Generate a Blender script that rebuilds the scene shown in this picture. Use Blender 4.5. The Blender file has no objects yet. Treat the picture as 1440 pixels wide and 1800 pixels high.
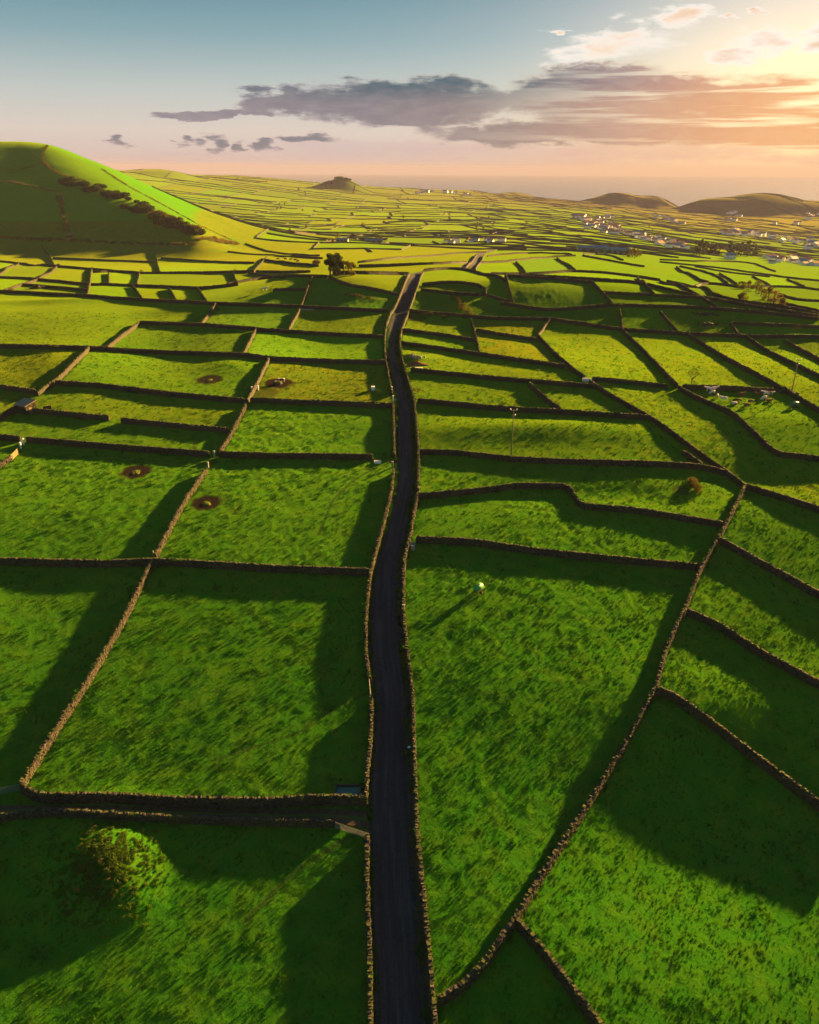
import bpy, bmesh, math, random
import numpy as np
from mathutils import Vector, Matrix

random.seed(11)
rng = np.random.default_rng(11)
S = bpy.context.scene
COL = S.collection
R = math.radians

# ------------------------------------------------------------------ camera
FPX = 1331.0                      # focal length in pixels of a 1440 px wide frame
PITCH, ROLL, CAMZ = R(24.4), R(0.3), 80.0
FWD = np.array([0, math.cos(PITCH), -math.sin(PITCH)])
_r0 = np.array([1.0, 0, 0]); _u0 = np.array([0, math.sin(PITCH), math.cos(PITCH)])
RGT = _r0 * math.cos(ROLL) + _u0 * math.sin(ROLL)
UPV = -_r0 * math.sin(ROLL) + _u0 * math.cos(ROLL)
CAM = np.array([0, 0, CAMZ])
cd = bpy.data.cameras.new('camera'); cam = bpy.data.objects.new('camera', cd); COL.objects.link(cam)
M = Matrix(((RGT[0], UPV[0], -FWD[0], 0), (RGT[1], UPV[1], -FWD[1], 0), (RGT[2], UPV[2], -FWD[2], CAMZ), (0, 0, 0, 1)))
cam.matrix_world = M
cd.sensor_fit = 'HORIZONTAL'; cd.sensor_width = 36.0; cd.lens = FPX / 1440 * 36.0
cd.clip_start = 0.5; cd.clip_end = 200000
S.camera = cam

# ------------------------------------------------------------------ light
EXPOSURE = 3.1
SUN_AZ, SUN_EL, SUN_E = R(45), R(13.8), 5.0
S.view_settings.view_transform = 'Standard'
S.view_settings.look = 'None'
S.view_settings.exposure = EXPOSURE
S.view_settings.gamma = 1.0
S.view_settings.use_curve_mapping = False
S.cycles.use_denoising = True
S.cycles.denoising_input_passes = 'RGB_ALBEDO_NORMAL'
S.cycles.denoising_prefilter = 'ACCURATE'
S.cycles.max_bounces = 6
S.cycles.diffuse_bounces = 3
S.cycles.volume_bounces = 0
S.cycles.transparent_max_bounces = 12
S.cycles.sample_clamp_indirect = 4.0

sl = bpy.data.lights.new('sun', 'SUN'); sun = bpy.data.objects.new('sun', sl); COL.objects.link(sun)
sl.energy = SUN_E; sl.angle = R(1.0); sl.color = (1.0, 0.58, 0.17)
_sd = Vector((math.sin(SUN_AZ) * math.cos(SUN_EL), math.cos(SUN_AZ) * math.cos(SUN_EL), math.sin(SUN_EL)))
sun.rotation_euler = (-_sd).to_track_quat('-Z', 'Y').to_euler()
sun.location = (300, 300, 200)


class N:
    """tiny node-tree helper"""
    def __init__(self, tree):
        self.t = tree; self.n = tree.nodes; self.l = tree.links
    def new(self, kind, **kw):
        nd = self.n.new(kind)
        for k, v in kw.items():
            setattr(nd, k, v)
        return nd
    def put(self, sock, v):
        if isinstance(v, bpy.types.NodeSocket):
            self.l.new(v, sock)
        elif v is not None:
            if isinstance(v, (tuple, list)) and len(v) == 3 and sock.type == 'RGBA':
                v = (*v, 1)
            sock.default_value = v
    def math(self, op, a, b=None, c=None, clamp=False):
        nd = self.new('ShaderNodeMath', operation=op, use_clamp=clamp)
        self.put(nd.inputs[0], a)
        if b is not None: self.put(nd.inputs[1], b)
        if c is not None: self.put(nd.inputs[2], c)
        return nd.outputs[0]
    def mix(self, f, a, b, mode='MIX'):
        nd = self.new('ShaderNodeMix', data_type='RGBA', blend_type=mode)
        self.put(nd.inputs[0], f); self.put(nd.inputs[6], a); self.put(nd.inputs[7], b)
        return nd.outputs[2]
    def ramp(self, f, stops, interp='LINEAR'):
        nd = self.new('ShaderNodeValToRGB'); cr = nd.color_ramp; cr.interpolation = interp
        while len(cr.elements) < len(stops): cr.elements.new(0.5)
        for e, (p, c) in zip(cr.elements, stops):
            e.position = p; e.color = (*c, 1) if len(c) == 3 else c
        self.put(nd.inputs[0], f)
        return nd.outputs[0]
    def noise(self, vec, scale, detail=4, rough=0.55, lac=2.0, dist=0.0):
        nd = self.new('ShaderNodeTexNoise')
        if vec is not None: self.put(nd.inputs['Vector'], vec)
        nd.inputs['Scale'].default_value = scale; nd.inputs['Detail'].default_value = detail
        nd.inputs['Roughness'].default_value = rough; nd.inputs['Lacunarity'].default_value = lac
        nd.inputs['Distortion'].default_value = dist
        return nd.outputs[0]
    def maprange(self, v, a, b, c=0.0, d=1.0, smooth=False):
        nd = self.new('ShaderNodeMapRange', interpolation_type='SMOOTHSTEP' if smooth else 'LINEAR')
        self.put(nd.inputs[0], v); self.put(nd.inputs[1], a); self.put(nd.inputs[2], b)
        self.put(nd.inputs[3], c); self.put(nd.inputs[4], d)
        return nd.outputs[0]
    def comb(self, x, y, z):
        nd = self.new('ShaderNodeCombineXYZ')
        for s, v in zip(nd.inputs, (x, y, z)): self.put(s, v)
        return nd.outputs[0]


def pix_dir(x, y):
    d = FWD * FPX + RGT * (x - 720.0) + UPV * (900.0 - y)
    return d / np.linalg.norm(d)

def azel(x, y):
    d = pix_dir(x, y)
    return math.degrees(math.atan2(d[0], d[1])), math.degrees(math.asin(d[2]))

# ------------------------------------------------------------------ sky
def srgb(r, g, b):
    f = lambda c: (c / 255 / 12.92) if c <= 10 else ((c / 255 + 0.055) / 1.055) ** 2.4
    return (f(r), f(g), f(b))

W = bpy.data.worlds.new('World'); S.world = W; W.use_nodes = True
w = N(W.node_tree); w.n.clear()
wo = w.new('ShaderNodeOutputWorld'); bg = w.new('ShaderNodeBackground')
w.l.new(bg.outputs[0], wo.inputs[0])
SKY_STRENGTH = 0.1
bg.inputs[1].default_value = SKY_STRENGTH
tc = w.new('ShaderNodeTexCoord'); sep = w.new('ShaderNodeSeparateXYZ')
w.l.new(tc.outputs['Generated'], sep.inputs[0])
AZ = w.math('MULTIPLY', w.math('ARCTAN2', sep.outputs[0], sep.outputs[1]), 57.29578)
EL = w.math('MULTIPLY', w.math('ARCSINE', sep.outputs[2]), 57.29578)
sky = w.new('ShaderNodeTexSky', sky_type='NISHITA')
sky.sun_disc = False; sky.sun_elevation = SUN_EL; sky.sun_rotation = SUN_AZ
sky.altitude = 200; sky.air_density = 1.0; sky.dust_density = 2.0; sky.ozone_density = 2.0

# clear-sky colours of a hazy evening: one elevation ramp away from the sun, one towards it
elf = w.maprange(EL, -2, 38)
e2f = lambda e: (e + 2) / 40
far_side = w.ramp(elf, [(0.0, srgb(186, 172, 178)), (e2f(0.2), srgb(216, 196, 192)), (e2f(2.2), srgb(226, 214, 204)),
                        (e2f(4.5), srgb(198, 206, 202)), (e2f(7.5), srgb(140, 174, 182)), (e2f(11), srgb(82, 138, 154)),
                        (e2f(22), srgb(66, 132, 158)), (1.0, srgb(56, 128, 166))])
sun_side = w.ramp(elf, [(0.0, srgb(226, 156, 120)), (e2f(0.2), srgb(246, 178, 112)), (e2f(2.0), srgb(252, 196, 128)),
                        (e2f(4.0), srgb(255, 236, 196)), (e2f(7.0), srgb(246, 234, 226)), (e2f(11), srgb(208, 204, 208)),
                        (e2f(22), srgb(112, 156, 176)), (1.0, srgb(66, 134, 168))])
daz = w.math('SUBTRACT', AZ, 31.0)
sunf = w.math('POWER', 2.71828, w.math('MULTIPLY', w.math('MULTIPLY', daz, daz), -1.0 / (19.0 ** 2)))
clear = w.mix(sunf, far_side, sun_side)
nish = w.mix(1.0, sky.outputs[0], (0.09, 0.09, 0.09), 'MULTIPLY')
clear = w.mix(0.12, clear, nish)
_ga, _ge = 27.0, 4.4
g2 = w.math('ADD', w.math('POWER', w.math('DIVIDE', w.math('SUBTRACT', AZ, _ga), 11.0), 2.0), w.math('POWER', w.math('DIVIDE', w.math('SUBTRACT', EL, _ge), 4.5), 2.0))
glow = w.math('POWER', 2.71828, w.math('MULTIPLY', g2, -1.0))
clear = w.mix(w.math('MULTIPLY', glow, 0.9), clear, (1.45, 1.10, 0.62))

# clouds: soft masks in azimuth/elevation, broken up by noise
cvec = w.comb(w.math('MULTIPLY', AZ, 0.27), w.math('MULTIPLY', EL, 0.95), 0.0)
n1 = w.noise(cvec, 0.55, 7, 0.58, dist=0.25)
n2 = w.noise(cvec, 2.4, 5, 0.6)
nn = w.math('ADD', w.math('MULTIPLY', w.math('SUBTRACT', n1, 0.5), 2.0), w.math('MULTIPLY', w.math('SUBTRACT', n2, 0.5), 0.7))

wn = w.new('ShaderNodeTexNoise'); w.put(wn.inputs['Vector'], cvec); wn.inputs['Scale'].default_value = 1.1; wn.inputs['Detail'].default_value = 8; wn.inputs['Roughness'].default_value = 0.62
wsp = w.new('ShaderNodeSeparateColor'); w.l.new(wn.outputs['Color'], wsp.inputs[0])
AZw = w.math('ADD', AZ, w.math('MULTIPLY', w.math('SUBTRACT', wsp.outputs[0], 0.5), 6.5))
ELw = w.math('ADD', EL, w.math('MULTIPLY', w.math('SUBTRACT', wsp.outputs[1], 0.5), 2.4))

def ellipse(x0, y0, x1, y1, tilt=0.0):
    a0, e1 = azel(x0, (y0 + y1) / 2)[0], azel((x0 + x1) / 2, y0)[1]
    a1, e0 = azel(x1, (y0 + y1) / 2)[0], azel((x0 + x1) / 2, y1)[1]
    ca, ce, ra, re = (a0 + a1) / 2, (e0 + e1) / 2, (a1 - a0) / 2, (e1 - e0) / 2
    da = w.math('DIVIDE', w.math('SUBTRACT', AZw, ca), ra)
    de = w.math('DIVIDE', w.math('SUBTRACT', w.math('SUBTRACT', ELw, ce), w.math('MULTIPLY', da, tilt)), re)
    return w.math('SUBTRACT', 1.0, w.math('ADD', w.math('MULTIPLY', da, da), w.math('MULTIPLY', de, de)))

def union(ms):
    o = ms[0]
    for m in ms[1:]: o = w.math('MAXIMUM', o, m)
    return o

def cloudmask(m, amp, lo, hi):
    m = w.math('MAXIMUM', m, -2.5)
    return w.maprange(w.math('ADD', m, w.math('MULTIPLY', nn, amp)), lo, hi, smooth=True)

bank = union([ellipse(460, 132, 980, 228), ellipse(380, 155, 620, 205), ellipse(250, 188, 520, 210), ellipse(820, 104, 1360, 244), ellipse(700, 200, 1330, 262),
              ellipse(1000, 118, 1950, 280), ellipse(1380, 120, 2100, 190)])
small = union([ellipse(308, 230, 356, 262), ellipse(352, 232, 398, 268), ellipse(396, 240, 444, 266), ellipse(446, 232, 500, 270),
               ellipse(480, 230, 610, 256), ellipse(178, 236, 232, 256)])
upper = union([ellipse(975, 52, 1215, 116, 0.25), ellipse(1060, 30, 1150, 84), ellipse(1145, 4, 1255, 60), ellipse(1275, 46, 1410, 100), ellipse(1400, 36, 1520, 96),
               ellipse(1240, 84, 1340, 118), ellipse(1260, 20, 1288, 42), ellipse(1316, 6, 1346, 18), ellipse(955, 45, 990, 65)])
lowband = union([ellipse(140, 262, 640, 298), ellipse(420, 240, 1000, 292), ellipse(880, 240, 1400, 292), ellipse(1200, 255, 2100, 300)])
bm = w.math('MULTIPLY', cloudmask(bank, 0.9, 0.0, 0.6), w.maprange(AZ, 6, 26, 1.0, 0.92))
sm = cloudmask(small, 0.9, 0.0, 0.7)
um = cloudmask(upper, 1.1, -0.2, 0.95)
streak = w.noise(w.comb(w.math('MULTIPLY', AZ, 0.07), w.math('MULTIPLY', EL, 1.5), 7.0), 1.0, 5, 0.55)
gapf = w.math('MULTIPLY', w.maprange(streak, 0.49, 0.60, smooth=True), w.maprange(AZ, 2, 20, 0.0, 0.95))
bm = w.math('MULTIPLY', bm, w.math('SUBTRACT', 1.0, gapf))
lm = w.math('MULTIPLY', cloudmask(lowband, 1.3, 0.0, 1.0), 0.62)
rest = w.math('MULTIPLY', w.maprange(w.noise(cvec, 0.28, 6, 0.6), 0.56, 0.72, smooth=True),
              w.maprange(w.math('ABSOLUTE', AZ), 34, 60))
# body and rim tones, sun side warmer
sf2 = w.maprange(AZ, -6, 24, smooth=True)
body = w.mix(sf2, srgb(82, 104, 116), srgb(200, 142, 116))
body = w.ramp(w.maprange(AZ, -16, 32), [(0.0, srgb(84, 110, 124)), (0.25, srgb(44, 92, 108)), (0.47, srgb(60, 98, 116)), (0.62, srgb(160, 136, 140)),
                                       (0.78, srgb(228, 160, 122)), (1.0, srgb(255, 180, 106))])
rim = w.mix(sf2, srgb(206, 190, 190), srgb(255, 222, 168))
shade_n = w.maprange(w.math('ADD', n2, w.math('MULTIPLY', n1, 0.6)), 0.62, 1.02, smooth=True)
thick = w.maprange(w.math('ADD', bank, w.math('MULTIPLY', nn, 0.75)), 0.0, 0.55, smooth=True)
body = w.mix(w.math('MULTIPLY', w.maprange(EL, 5.4, 3.6, smooth=True), 0.42), body, w.mix(sf2, srgb(190, 164, 168), srgb(250, 186, 120)))
bodyv = w.mix(w.math('MULTIPLY', shade_n, 0.16), body, rim)
bankc = w.mix(thick, rim, bodyv)
small_c = w.mix(w.maprange(w.math('ADD', small, w.math('MULTIPLY', nn, 0.9)), 0.15, 1.0, smooth=True), srgb(226, 202, 194), w.mix(sf2, srgb(124, 128, 138), srgb(210, 160, 140)))
up_c = w.mix(w.maprange(w.math('ADD', upper, w.math('MULTIPLY', nn, 0.9)), 0.45, 1.5, smooth=True), (1.04, 0.96, 0.86), srgb(240, 196, 156))
low_c = w.mix(sf2, srgb(208, 186, 186), srgb(232, 178, 150))
c = w.mix(lm, clear, low_c)
c = w.mix(rest, c, w.mix(0.5, low_c, srgb(150, 150, 156)))
c = w.mix(bm, c, bankc)
c = w.mix(sm, c, small_c)
c = w.mix(um, c, up_c)
k = 1.0 / (SKY_STRENGTH * 2 ** EXPOSURE)
c = w.mix(1.0, c, (k, k, k), 'MULTIPLY')
w.l.new(c, bg.inputs[0])
W.cycles.sampling_method = 'MANUAL'; W.cycles.sample_map_resolution = 1024

# ------------------------------------------------------------------ helpers
def link(o, parent=None):
    COL.objects.link(o)
    if parent is not None:
        o.parent = parent
    return o

def mesh_np(name, V, F, mat=None, parent=None, smooth=False, link_it=True):
    """V (n,3) array, F (m,4) or (m,3) int array -> one mesh object"""
    V = np.asarray(V, dtype=np.float32).reshape(-1, 3); F = np.asarray(F, dtype=np.int32)
    me = bpy.data.meshes.new(name)
    k_ = F.shape[1]
    me.vertices.add(len(V)); me.vertices.foreach_set('co', V.ravel())
    me.loops.add(F.size); me.loops.foreach_set('vertex_index', F.ravel())
    me.polygons.add(len(F)); me.polygons.foreach_set('loop_start', np.arange(0, F.size, k_, dtype=np.int32))
    me.polygons.foreach_set('use_smooth', np.full(len(F), smooth, dtype=bool))
    if mat is not None: me.materials.append(mat)
    me.update(calc_edges=True)
    if not link_it: return me
    o = bpy.data.objects.new(name, me)
    return link(o, parent)

def mesh_py(name, V, F, mat=None, parent=None, smooth=False):
    me = bpy.data.meshes.new(name); me.from_pydata([tuple(map(float, v)) for v in V], [], [tuple(map(int, f)) for f in F])
    if smooth: me.polygons.foreach_set('use_smooth', [True] * len(me.polygons))
    if mat is not None: me.materials.append(mat)
    me.update()
    return link(bpy.data.objects.new(name, me), parent)

def tag(o, label=None, cat=None, group=None, kind=None):
    if label: o['label'] = label
    if cat: o['category'] = cat
    if group: o['group'] = group
    if kind: o['kind'] = kind
    return o

def empty(name, loc, rz=0.0, rx=0.0, ry=0.0):
    o = bpy.data.objects.new(name, None); COL.objects.link(o)
    o.location = loc; o.rotation_euler = (rx, ry, rz); o.empty_display_size = 0.2
    return o

class MB:
    """collects boxes, tubes and lathes into one mesh"""
    def __init__(self): self.V = []; self.F = []
    def add(self, V, F):
        b = len(self.V); self.V += [tuple(v) for v in V]; self.F += [tuple(i + b for i in f) for f in F]; return self
    def box(self, c, s, rz=0.0, taper=1.0, rx=0.0, ry=0.0):
        m = Matrix.Rotation(rz, 3, 'Z') @ Matrix.Rotation(ry, 3, 'Y') @ Matrix.Rotation(rx, 3, 'X')
        V = []
        for z in (-1, 1):
            t = taper if z > 0 else 1.0
            for x, y in ((-1, -1), (1, -1), (1, 1), (-1, 1)):
                V.append(m @ Vector((x * s[0] / 2 * t, y * s[1] / 2 * t, z * s[2] / 2)) + Vector(c))
        return self.add(V, [(3, 2, 1, 0), (4, 5, 6, 7), (0, 1, 5, 4), (1, 2, 6, 5), (2, 3, 7, 6), (3, 0, 4, 7)])
    def tube(self, pts, rad, n=8, cap=True):
        pts = [Vector(p) for p in pts]; rad = rad if isinstance(rad, (list, tuple)) else [rad] * len(pts)
        V = []; F = []
        for i, p in enumerate(pts):
            t = (pts[min(i + 1, len(pts) - 1)] - pts[max(i - 1, 0)]).normalized()
            a = t.orthogonal().normalized() if i == 0 else (a - t * a.dot(t)).normalized()
            b = t.cross(a)
            for k_ in range(n):
                g = 2 * math.pi * k_ / n
                V.append(p + (a * math.cos(g) + b * math.sin(g)) * rad[i])
        for i in range(len(pts) - 1):
            for k_ in range(n):
                F.append((i * n + k_, i * n + (k_ + 1) % n, (i + 1) * n + (k_ + 1) % n, (i + 1) * n + k_))
        if cap:
            F.append(tuple(reversed(range(n)))); F.append(tuple(range((len(pts) - 1) * n, len(pts) * n)))
        return self.add(V, F)
    def build(self, name, mat, parent=None, smooth=False):
        return mesh_py(name, self.V, self.F, mat, parent, smooth)

# value noise --------------------------------------------------------
_perm = rng.random((256, 256)).astype(np.float64)
def vnoise(x, y):
    xi = np.floor(x).astype(np.int64); yi = np.floor(y).astype(np.int64)
    fx = x - xi; fy = y - yi
    fx = fx * fx * fx * (fx * (fx * 6 - 15) + 10); fy = fy * fy * fy * (fy * (fy * 6 - 15) + 10)
    a = _perm[xi & 255, yi & 255]; b = _perm[(xi + 1) & 255, yi & 255]
    c_ = _perm[xi & 255, (yi + 1) & 255]; d = _perm[(xi + 1) & 255, (yi + 1) & 255]
    return (a * (1 - fx) + b * fx) * (1 - fy) + (c_ * (1 - fx) + d * fx) * fy - 0.5
def fbm(x, y, octs=4, gain=0.5):
    s = 0; a = 1.0
    for i in range(octs):
        s = s + a * vnoise(x * 2 ** i + 17.3 * i, y * 2 ** i - 9.1 * i); a *= gain
    return s
def sstep(x, a, b):
    t = np.clip((x - a) / (b - a), 0, 1); return t * t * (3 - 2 * t)

# ------------------------------------------------------------------ terrain heights
SEA = -100.0
def cp(x, y, Y):
    d = pix_dir(x, y); t = Y / d[1]
    return (d[0] * t, Y, CAMZ + d[2] * t)
CTRL = [cp(*q) for q in [
    # along the road
    (690, 600, 280), (705, 540, 330), (730, 482, 404), (832, 462, 560), (840, 440, 900), (800, 410, 1350),
    # left
    
    (0, 610, 276), (300, 620, 268), (560, 620, 268), (100, 535, 345), (360, 542, 332), (0, 500, 420), (150, 500, 425), (350, 505, 400), (450, 488, 450), (100, 468, 580), (330, 478, 520), (590, 478, 450),
    (60, 440, 730), (280, 440, 730), (470, 455, 620), (440, 440, 800),
    # right
    
    (850, 620, 268), (1050, 620, 278), (1250, 620, 280), (1420, 620, 284),
    (770, 556, 322), (860, 556, 318), (960, 566, 312), (1080, 582, 306), (1200, 590, 304), (1320, 594, 304), (1440, 594, 306),
    (800, 512, 346), (880, 504, 350), (960, 497, 352), (1080, 512, 343), (1180, 526, 338), (1280, 538, 333), (1360, 547, 330), (1440, 556, 328), (560, 542, 328), (600, 494, 354), (660, 498, 352), (500, 502, 358),
    (820, 480, 410), (880, 486, 410), (960, 485, 410), (1080, 494, 410), (1180, 505, 408), (1280, 518, 402), (1440, 537, 395), (960, 474, 510), (1080, 479, 510), (1180, 488, 510), (1280, 498, 510), (1440, 514, 510),
    (1080, 464, 660), (1180, 471, 670), (1280, 480, 680), (1440, 490, 700), (1020, 450, 700), (1200, 460, 820), (1400, 470, 900), (1000, 425, 1150), (1150, 430, 1300), (1300, 440, 1350), (1440, 450, 1350),
    (1050, 400, 1750), (1200, 405, 2000), (1350, 405, 2300), (1430, 402, 2500), (1100, 380, 2600), (1300, 385, 2850), (1440, 385, 2850),
    # far plain and coast
    (600, 430, 900), (600, 390, 1700), (450, 400, 1300), (750, 380, 1900), (900, 390, 1800), (330, 350, 2200), (500, 350, 2600), (700, 350, 3100), (850, 355, 3000), (950, 365, 2800), (250, 305, 3300), (340, 309, 3700), (430, 315, 3900), (520, 323, 4000), (700, 335, 4300), (850, 343, 4400), (1000, 353, 4200),
    (200, 299, 3100), (150, 320, 2400), (60, 330, 1900), (1180, 366, 3800), (1440, 374, 3350), (1320, 372, 3500),
    # hill on the left: brow, lit flank, shaded flank, foot
    (85, 253, 1012), (140, 276, 985), (200, 306, 942), (260, 340, 906), (320, 375, 868), (380, 408, 842), (430, 432, 830), (400, 432, 800)]]
def face(x, y):
    d = pix_dir(x, y); t = (25 - 0.355 * 770 - CAMZ) / (d[2] - 0.355 * d[1]); return (d[0] * t, d[1] * t, CAMZ + d[2] * t)
CTRL += [face(*q) for q in [(-60, 262), (0, 262), (45, 266), (78, 285), (120, 312), (180, 338), (250, 368), (310, 392), (345, 410), (0, 300), (60, 310), (0, 340), (60, 340), (120, 350), (0, 380), (70, 380), (140, 385), (200, 385), (0, 413), (120, 415), (200, 412), (270, 410), (320, 418), (-80, 330), (-80, 400)]]
CTRL += [cp(-90, 248, 1030), cp(-40, 248, 1024), cp(0, 247, 1022), cp(45, 249, 1016), (-700, 1110, 104), (-560, 1110, 102), (-470, 1100, 88), (-640, 1250, 88)]
CTRL += [(5, 445, 30), (-60, 480, 26), (90, 455, 24), (-800, 4700, -120), (-200, 5000, -125), (400, 5100, -125), (1000, 5100, -125), (1800, 4700, -130), (2600, 4700, -130), (-2200, 4600, -60), (-1200, 1500, 60), (-1300, 2000, 40), (-700, 1500, 40), (-330, 1240, 20), (-420, 1350, 20),
         (0, 0, -16), (-80, -20, -15), (80, -20, -17), (0, 6500, -140), (3000, 6500, -140), (-3000, 6500, -140), (-3500, 4500, 30), (3500, 4200, -125), (-500, 300, 24), (420, 300, 12)]
PROF_Y = [-80, 0, 50, 100, 150, 190, 222, 250]; PROF_Z = [-20, -16, -7.6, 1.8, 10.0, 15.0, 18.3, 21.0]
for _Y in (48, 62, 80, 100, 125, 150, 175, 200, 225, 248):
    for _u in (-0.62, -0.36, -0.18, 0.0, 0.18, 0.36, 0.62):
        _X = _u * (_Y + 80); CTRL.append((_X, _Y, float(np.interp(_Y, PROF_Y, PROF_Z)) - 0.012 * _X))
CTRL = np.array(CTRL)
def UVt(X, Y):
    D = np.maximum(np.asarray(Y, float) + 80.0, 15.0)
    return np.clip(np.asarray(X, float) / D, -0.85, 0.85), np.log(D)
_cu, _cv = UVt(CTRL[:, 0], CTRL[:, 1])
def _phi(r2): return 0.5 * r2 * np.log(np.maximum(r2, 1e-12))
_n = len(CTRL)
KS = 1.6      # elevation direction counts more than the sideways one
_A = np.zeros((_n + 3, _n + 3))
_A[:_n, :_n] = _phi(((_cu[:, None] - _cu[None]) * KS) ** 2 + (_cv[:, None] - _cv[None]) ** 2) + np.eye(_n) * 1.5e-5
_A[:_n, _n] = 1; _A[:_n, _n + 1] = _cu; _A[:_n, _n + 2] = _cv
_A[_n:, :_n] = _A[:_n, _n:].T
# work with "drop below the eye divided by distance": smooth on every scale
_g = (CTRL[:, 2] - CAMZ) / (np.maximum(CTRL[:, 1], -60) + 80.0)
_w = np.linalg.solve(_A, np.concatenate([_g, np.zeros(3)]))
def rbf(u, v):
    out = np.zeros(u.shape); f = out.ravel(); uu = u.ravel(); vv = v.ravel()
    for i in range(0, len(uu), 60000):
        a = uu[i:i + 60000]; b = vv[i:i + 60000]
        K = _phi(((a[:, None] - _cu[None]) * KS) ** 2 + (b[:, None] - _cv[None]) ** 2)
        f[i:i + 60000] = K @ _w[:_n] + _w[_n] + _w[_n + 1] * a + _w[_n + 2] * b
    return out
HILLS = []
def add_hill(x, ytop, ybase, Y, halfpx, sharp=1.0, deep=1.0):
    b = cp(x, ybase, Y); t = cp(x, ytop, Y); HILLS.append((b[0], Y, b[2], t[2] - b[2], halfpx * Y / FPX, deep, sharp))
add_hill(600, 314, 332, 3300, 62, 1.2)
add_hill(1086, 338, 366, 3600, 72, 0.8); add_hill(1140, 344, 368, 3600, 66, 0.8)
add_hill(1338, 340, 380, 3300, 135, 0.75); add_hill(1268, 348, 380, 3320, 85, 0.8); add_hill(1410, 352, 382, 3300, 115, 0.8)
add_hill(800, 334, 346, 4000, 80, 1.0); add_hill(905, 338, 348, 4100, 42, 1.0)
add_hill(275, 297, 312, 3000, 80, 1.0)
GU = np.linspace(-0.87, 0.87, 1000); GVv = np.linspace(math.log(15.0), math.log(7200.0), 1500)
_gu, _gv = np.meshgrid(GU, GVv)
_cg_u, _cg_v = np.meshgrid(np.linspace(-0.87, 0.87, 250), np.linspace(math.log(15.0), math.log(7200.0), 375))
_coarse = rbf(_cg_u, _cg_v)
def bil(Gd, fu, fv):
    nv, nu = Gd.shape
    fu = np.clip(fu, 0, nu - 1.001); fv = np.clip(fv, 0, nv - 1.001)
    iu = fu.astype(int); iv = fv.astype(int); a = fu - iu; b = fv - iv
    return (Gd[iv, iu] * (1 - a) + Gd[iv, iu + 1] * a) * (1 - b) + (Gd[iv + 1, iu] * (1 - a) + Gd[iv + 1, iu + 1] * a) * b
def _cubic_up():
    # bilinear up-sampling then a few smoothing passes keeps the surface free of facets
    Z = bil(_coarse, (_gu - GU[0]) / (GU[-1] - GU[0]) * 249, (_gv - GVv[0]) / (GVv[-1] - GVv[0]) * 374)
    for _ in range(10):
        Z[1:-1] = (Z[:-2] + 2 * Z[1:-1] + Z[2:]) / 4; Z[:, 1:-1] = (Z[:, :-2] + 2 * Z[:, 1:-1] + Z[:, 2:]) / 4
    return Z
_slope = _cubic_up()
_GD = np.exp(_gv); _GY = _GD - 80.0; _GX = _gu * _GD
HG = CAMZ + _slope * _GD
for (hx, hy, hz, hh, hr, dp, sh) in HILLS:
    r_ = np.sqrt(((_GX - hx) / hr) ** 2 + ((_GY - hy) / (hr * dp)) ** 2)
    r_ = r_ * (1 + 0.18 * vnoise(_GX / (hr * .5), _GY / (hr * .5)))
    bump = np.where(r_ < 1, (np.cos(np.pi * np.clip(r_, 0, 1)) + 1) / 2, 0) ** sh
    HG += bump * np.maximum(hz + hh - HG, 0) * 1.0
# rolling ground
_amp = np.clip(_GD / 250.0, 0.55, 1.5) * sstep(_GY, 20, 70)
HG += _amp * (0.95 * fbm(_GX / 62.0, _GY / 62.0, 2) + 0.30 * fbm(_GX / 19 + 5, _GY / 19, 2)) * np.where(_GY > 1400, 2.2, 1.0)
HG = np.maximum(HG, -160)
def height(X, Y):
    X = np.asarray(X, float); Y = np.asarray(Y, float)
    D = np.maximum(Y + 80.0, 15.0); u = X / D
    return bil(HG, (u - GU[0]) / (GU[1] - GU[0]), (np.log(D) - GVv[0]) / (GVv[1] - GVv[0]))
_march = np.exp(np.arange(math.log(38.0 + 40), math.log(7000.0), 0.0022)) - 40
def hit(px, py, dz=0.0):
    """where the sight line through a pixel meets the terrain: X, Y, Z"""
    d = pix_dir(px, py); t = _march / d[1]
    X = d[0] * t; Z = CAMZ + d[2] * t
    below = np.nonzero(Z < height(X, _march) + dz)[0]
    if len(below) == 0: return None
    i = below[0]
    if i == 0: Y = _march[0]
    else:
        ya, yb = _march[i - 1], _march[i]
        for _ in range(12):
            ym = (ya + yb) / 2; tm = ym / d[1]
            if CAMZ + d[2] * tm < height(d[0] * tm, ym) + dz: yb = ym
            else: ya = ym
        Y = yb
    X = d[0] * Y / d[1]
    return np.array([X, Y, float(height(X, Y))])
def project(P):
    q = np.asarray(P, float) - CAM
    dp = q @ FWD
    return 720 + FPX * (q @ RGT) / dp, 900 - FPX * (q @ UPV) / dp

# local swells and hollows
for (bx, by, rx_, ry_, dz_) in [(940, 758, 30, 7, 1.5), (1330, 1240, 24, 8, 0.9), (1310, 1470, 25, 15, -2.5), (100, 528, 40, 6, 0.8), (1320, 835, 18, 9, -1.8), (1400, 745, 22, 10, 0.8),
                                (1100, 868, 24, 6, -0.9), (168, 1500, 6.4, 6.0, 2.7), (215, 1560, 4.0, 4.0, 1.2), (1448, 404, 50, 130, -16), (725, 629, 4.2, 3.0, 1.5)]:
    h_ = hit(bx, by); rr_ = ((_GX - h_[0]) / rx_) ** 2 + ((_GY - h_[1]) / ry_) ** 2
    HG += dz_ * np.exp(-rr_ * 0.9)

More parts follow.
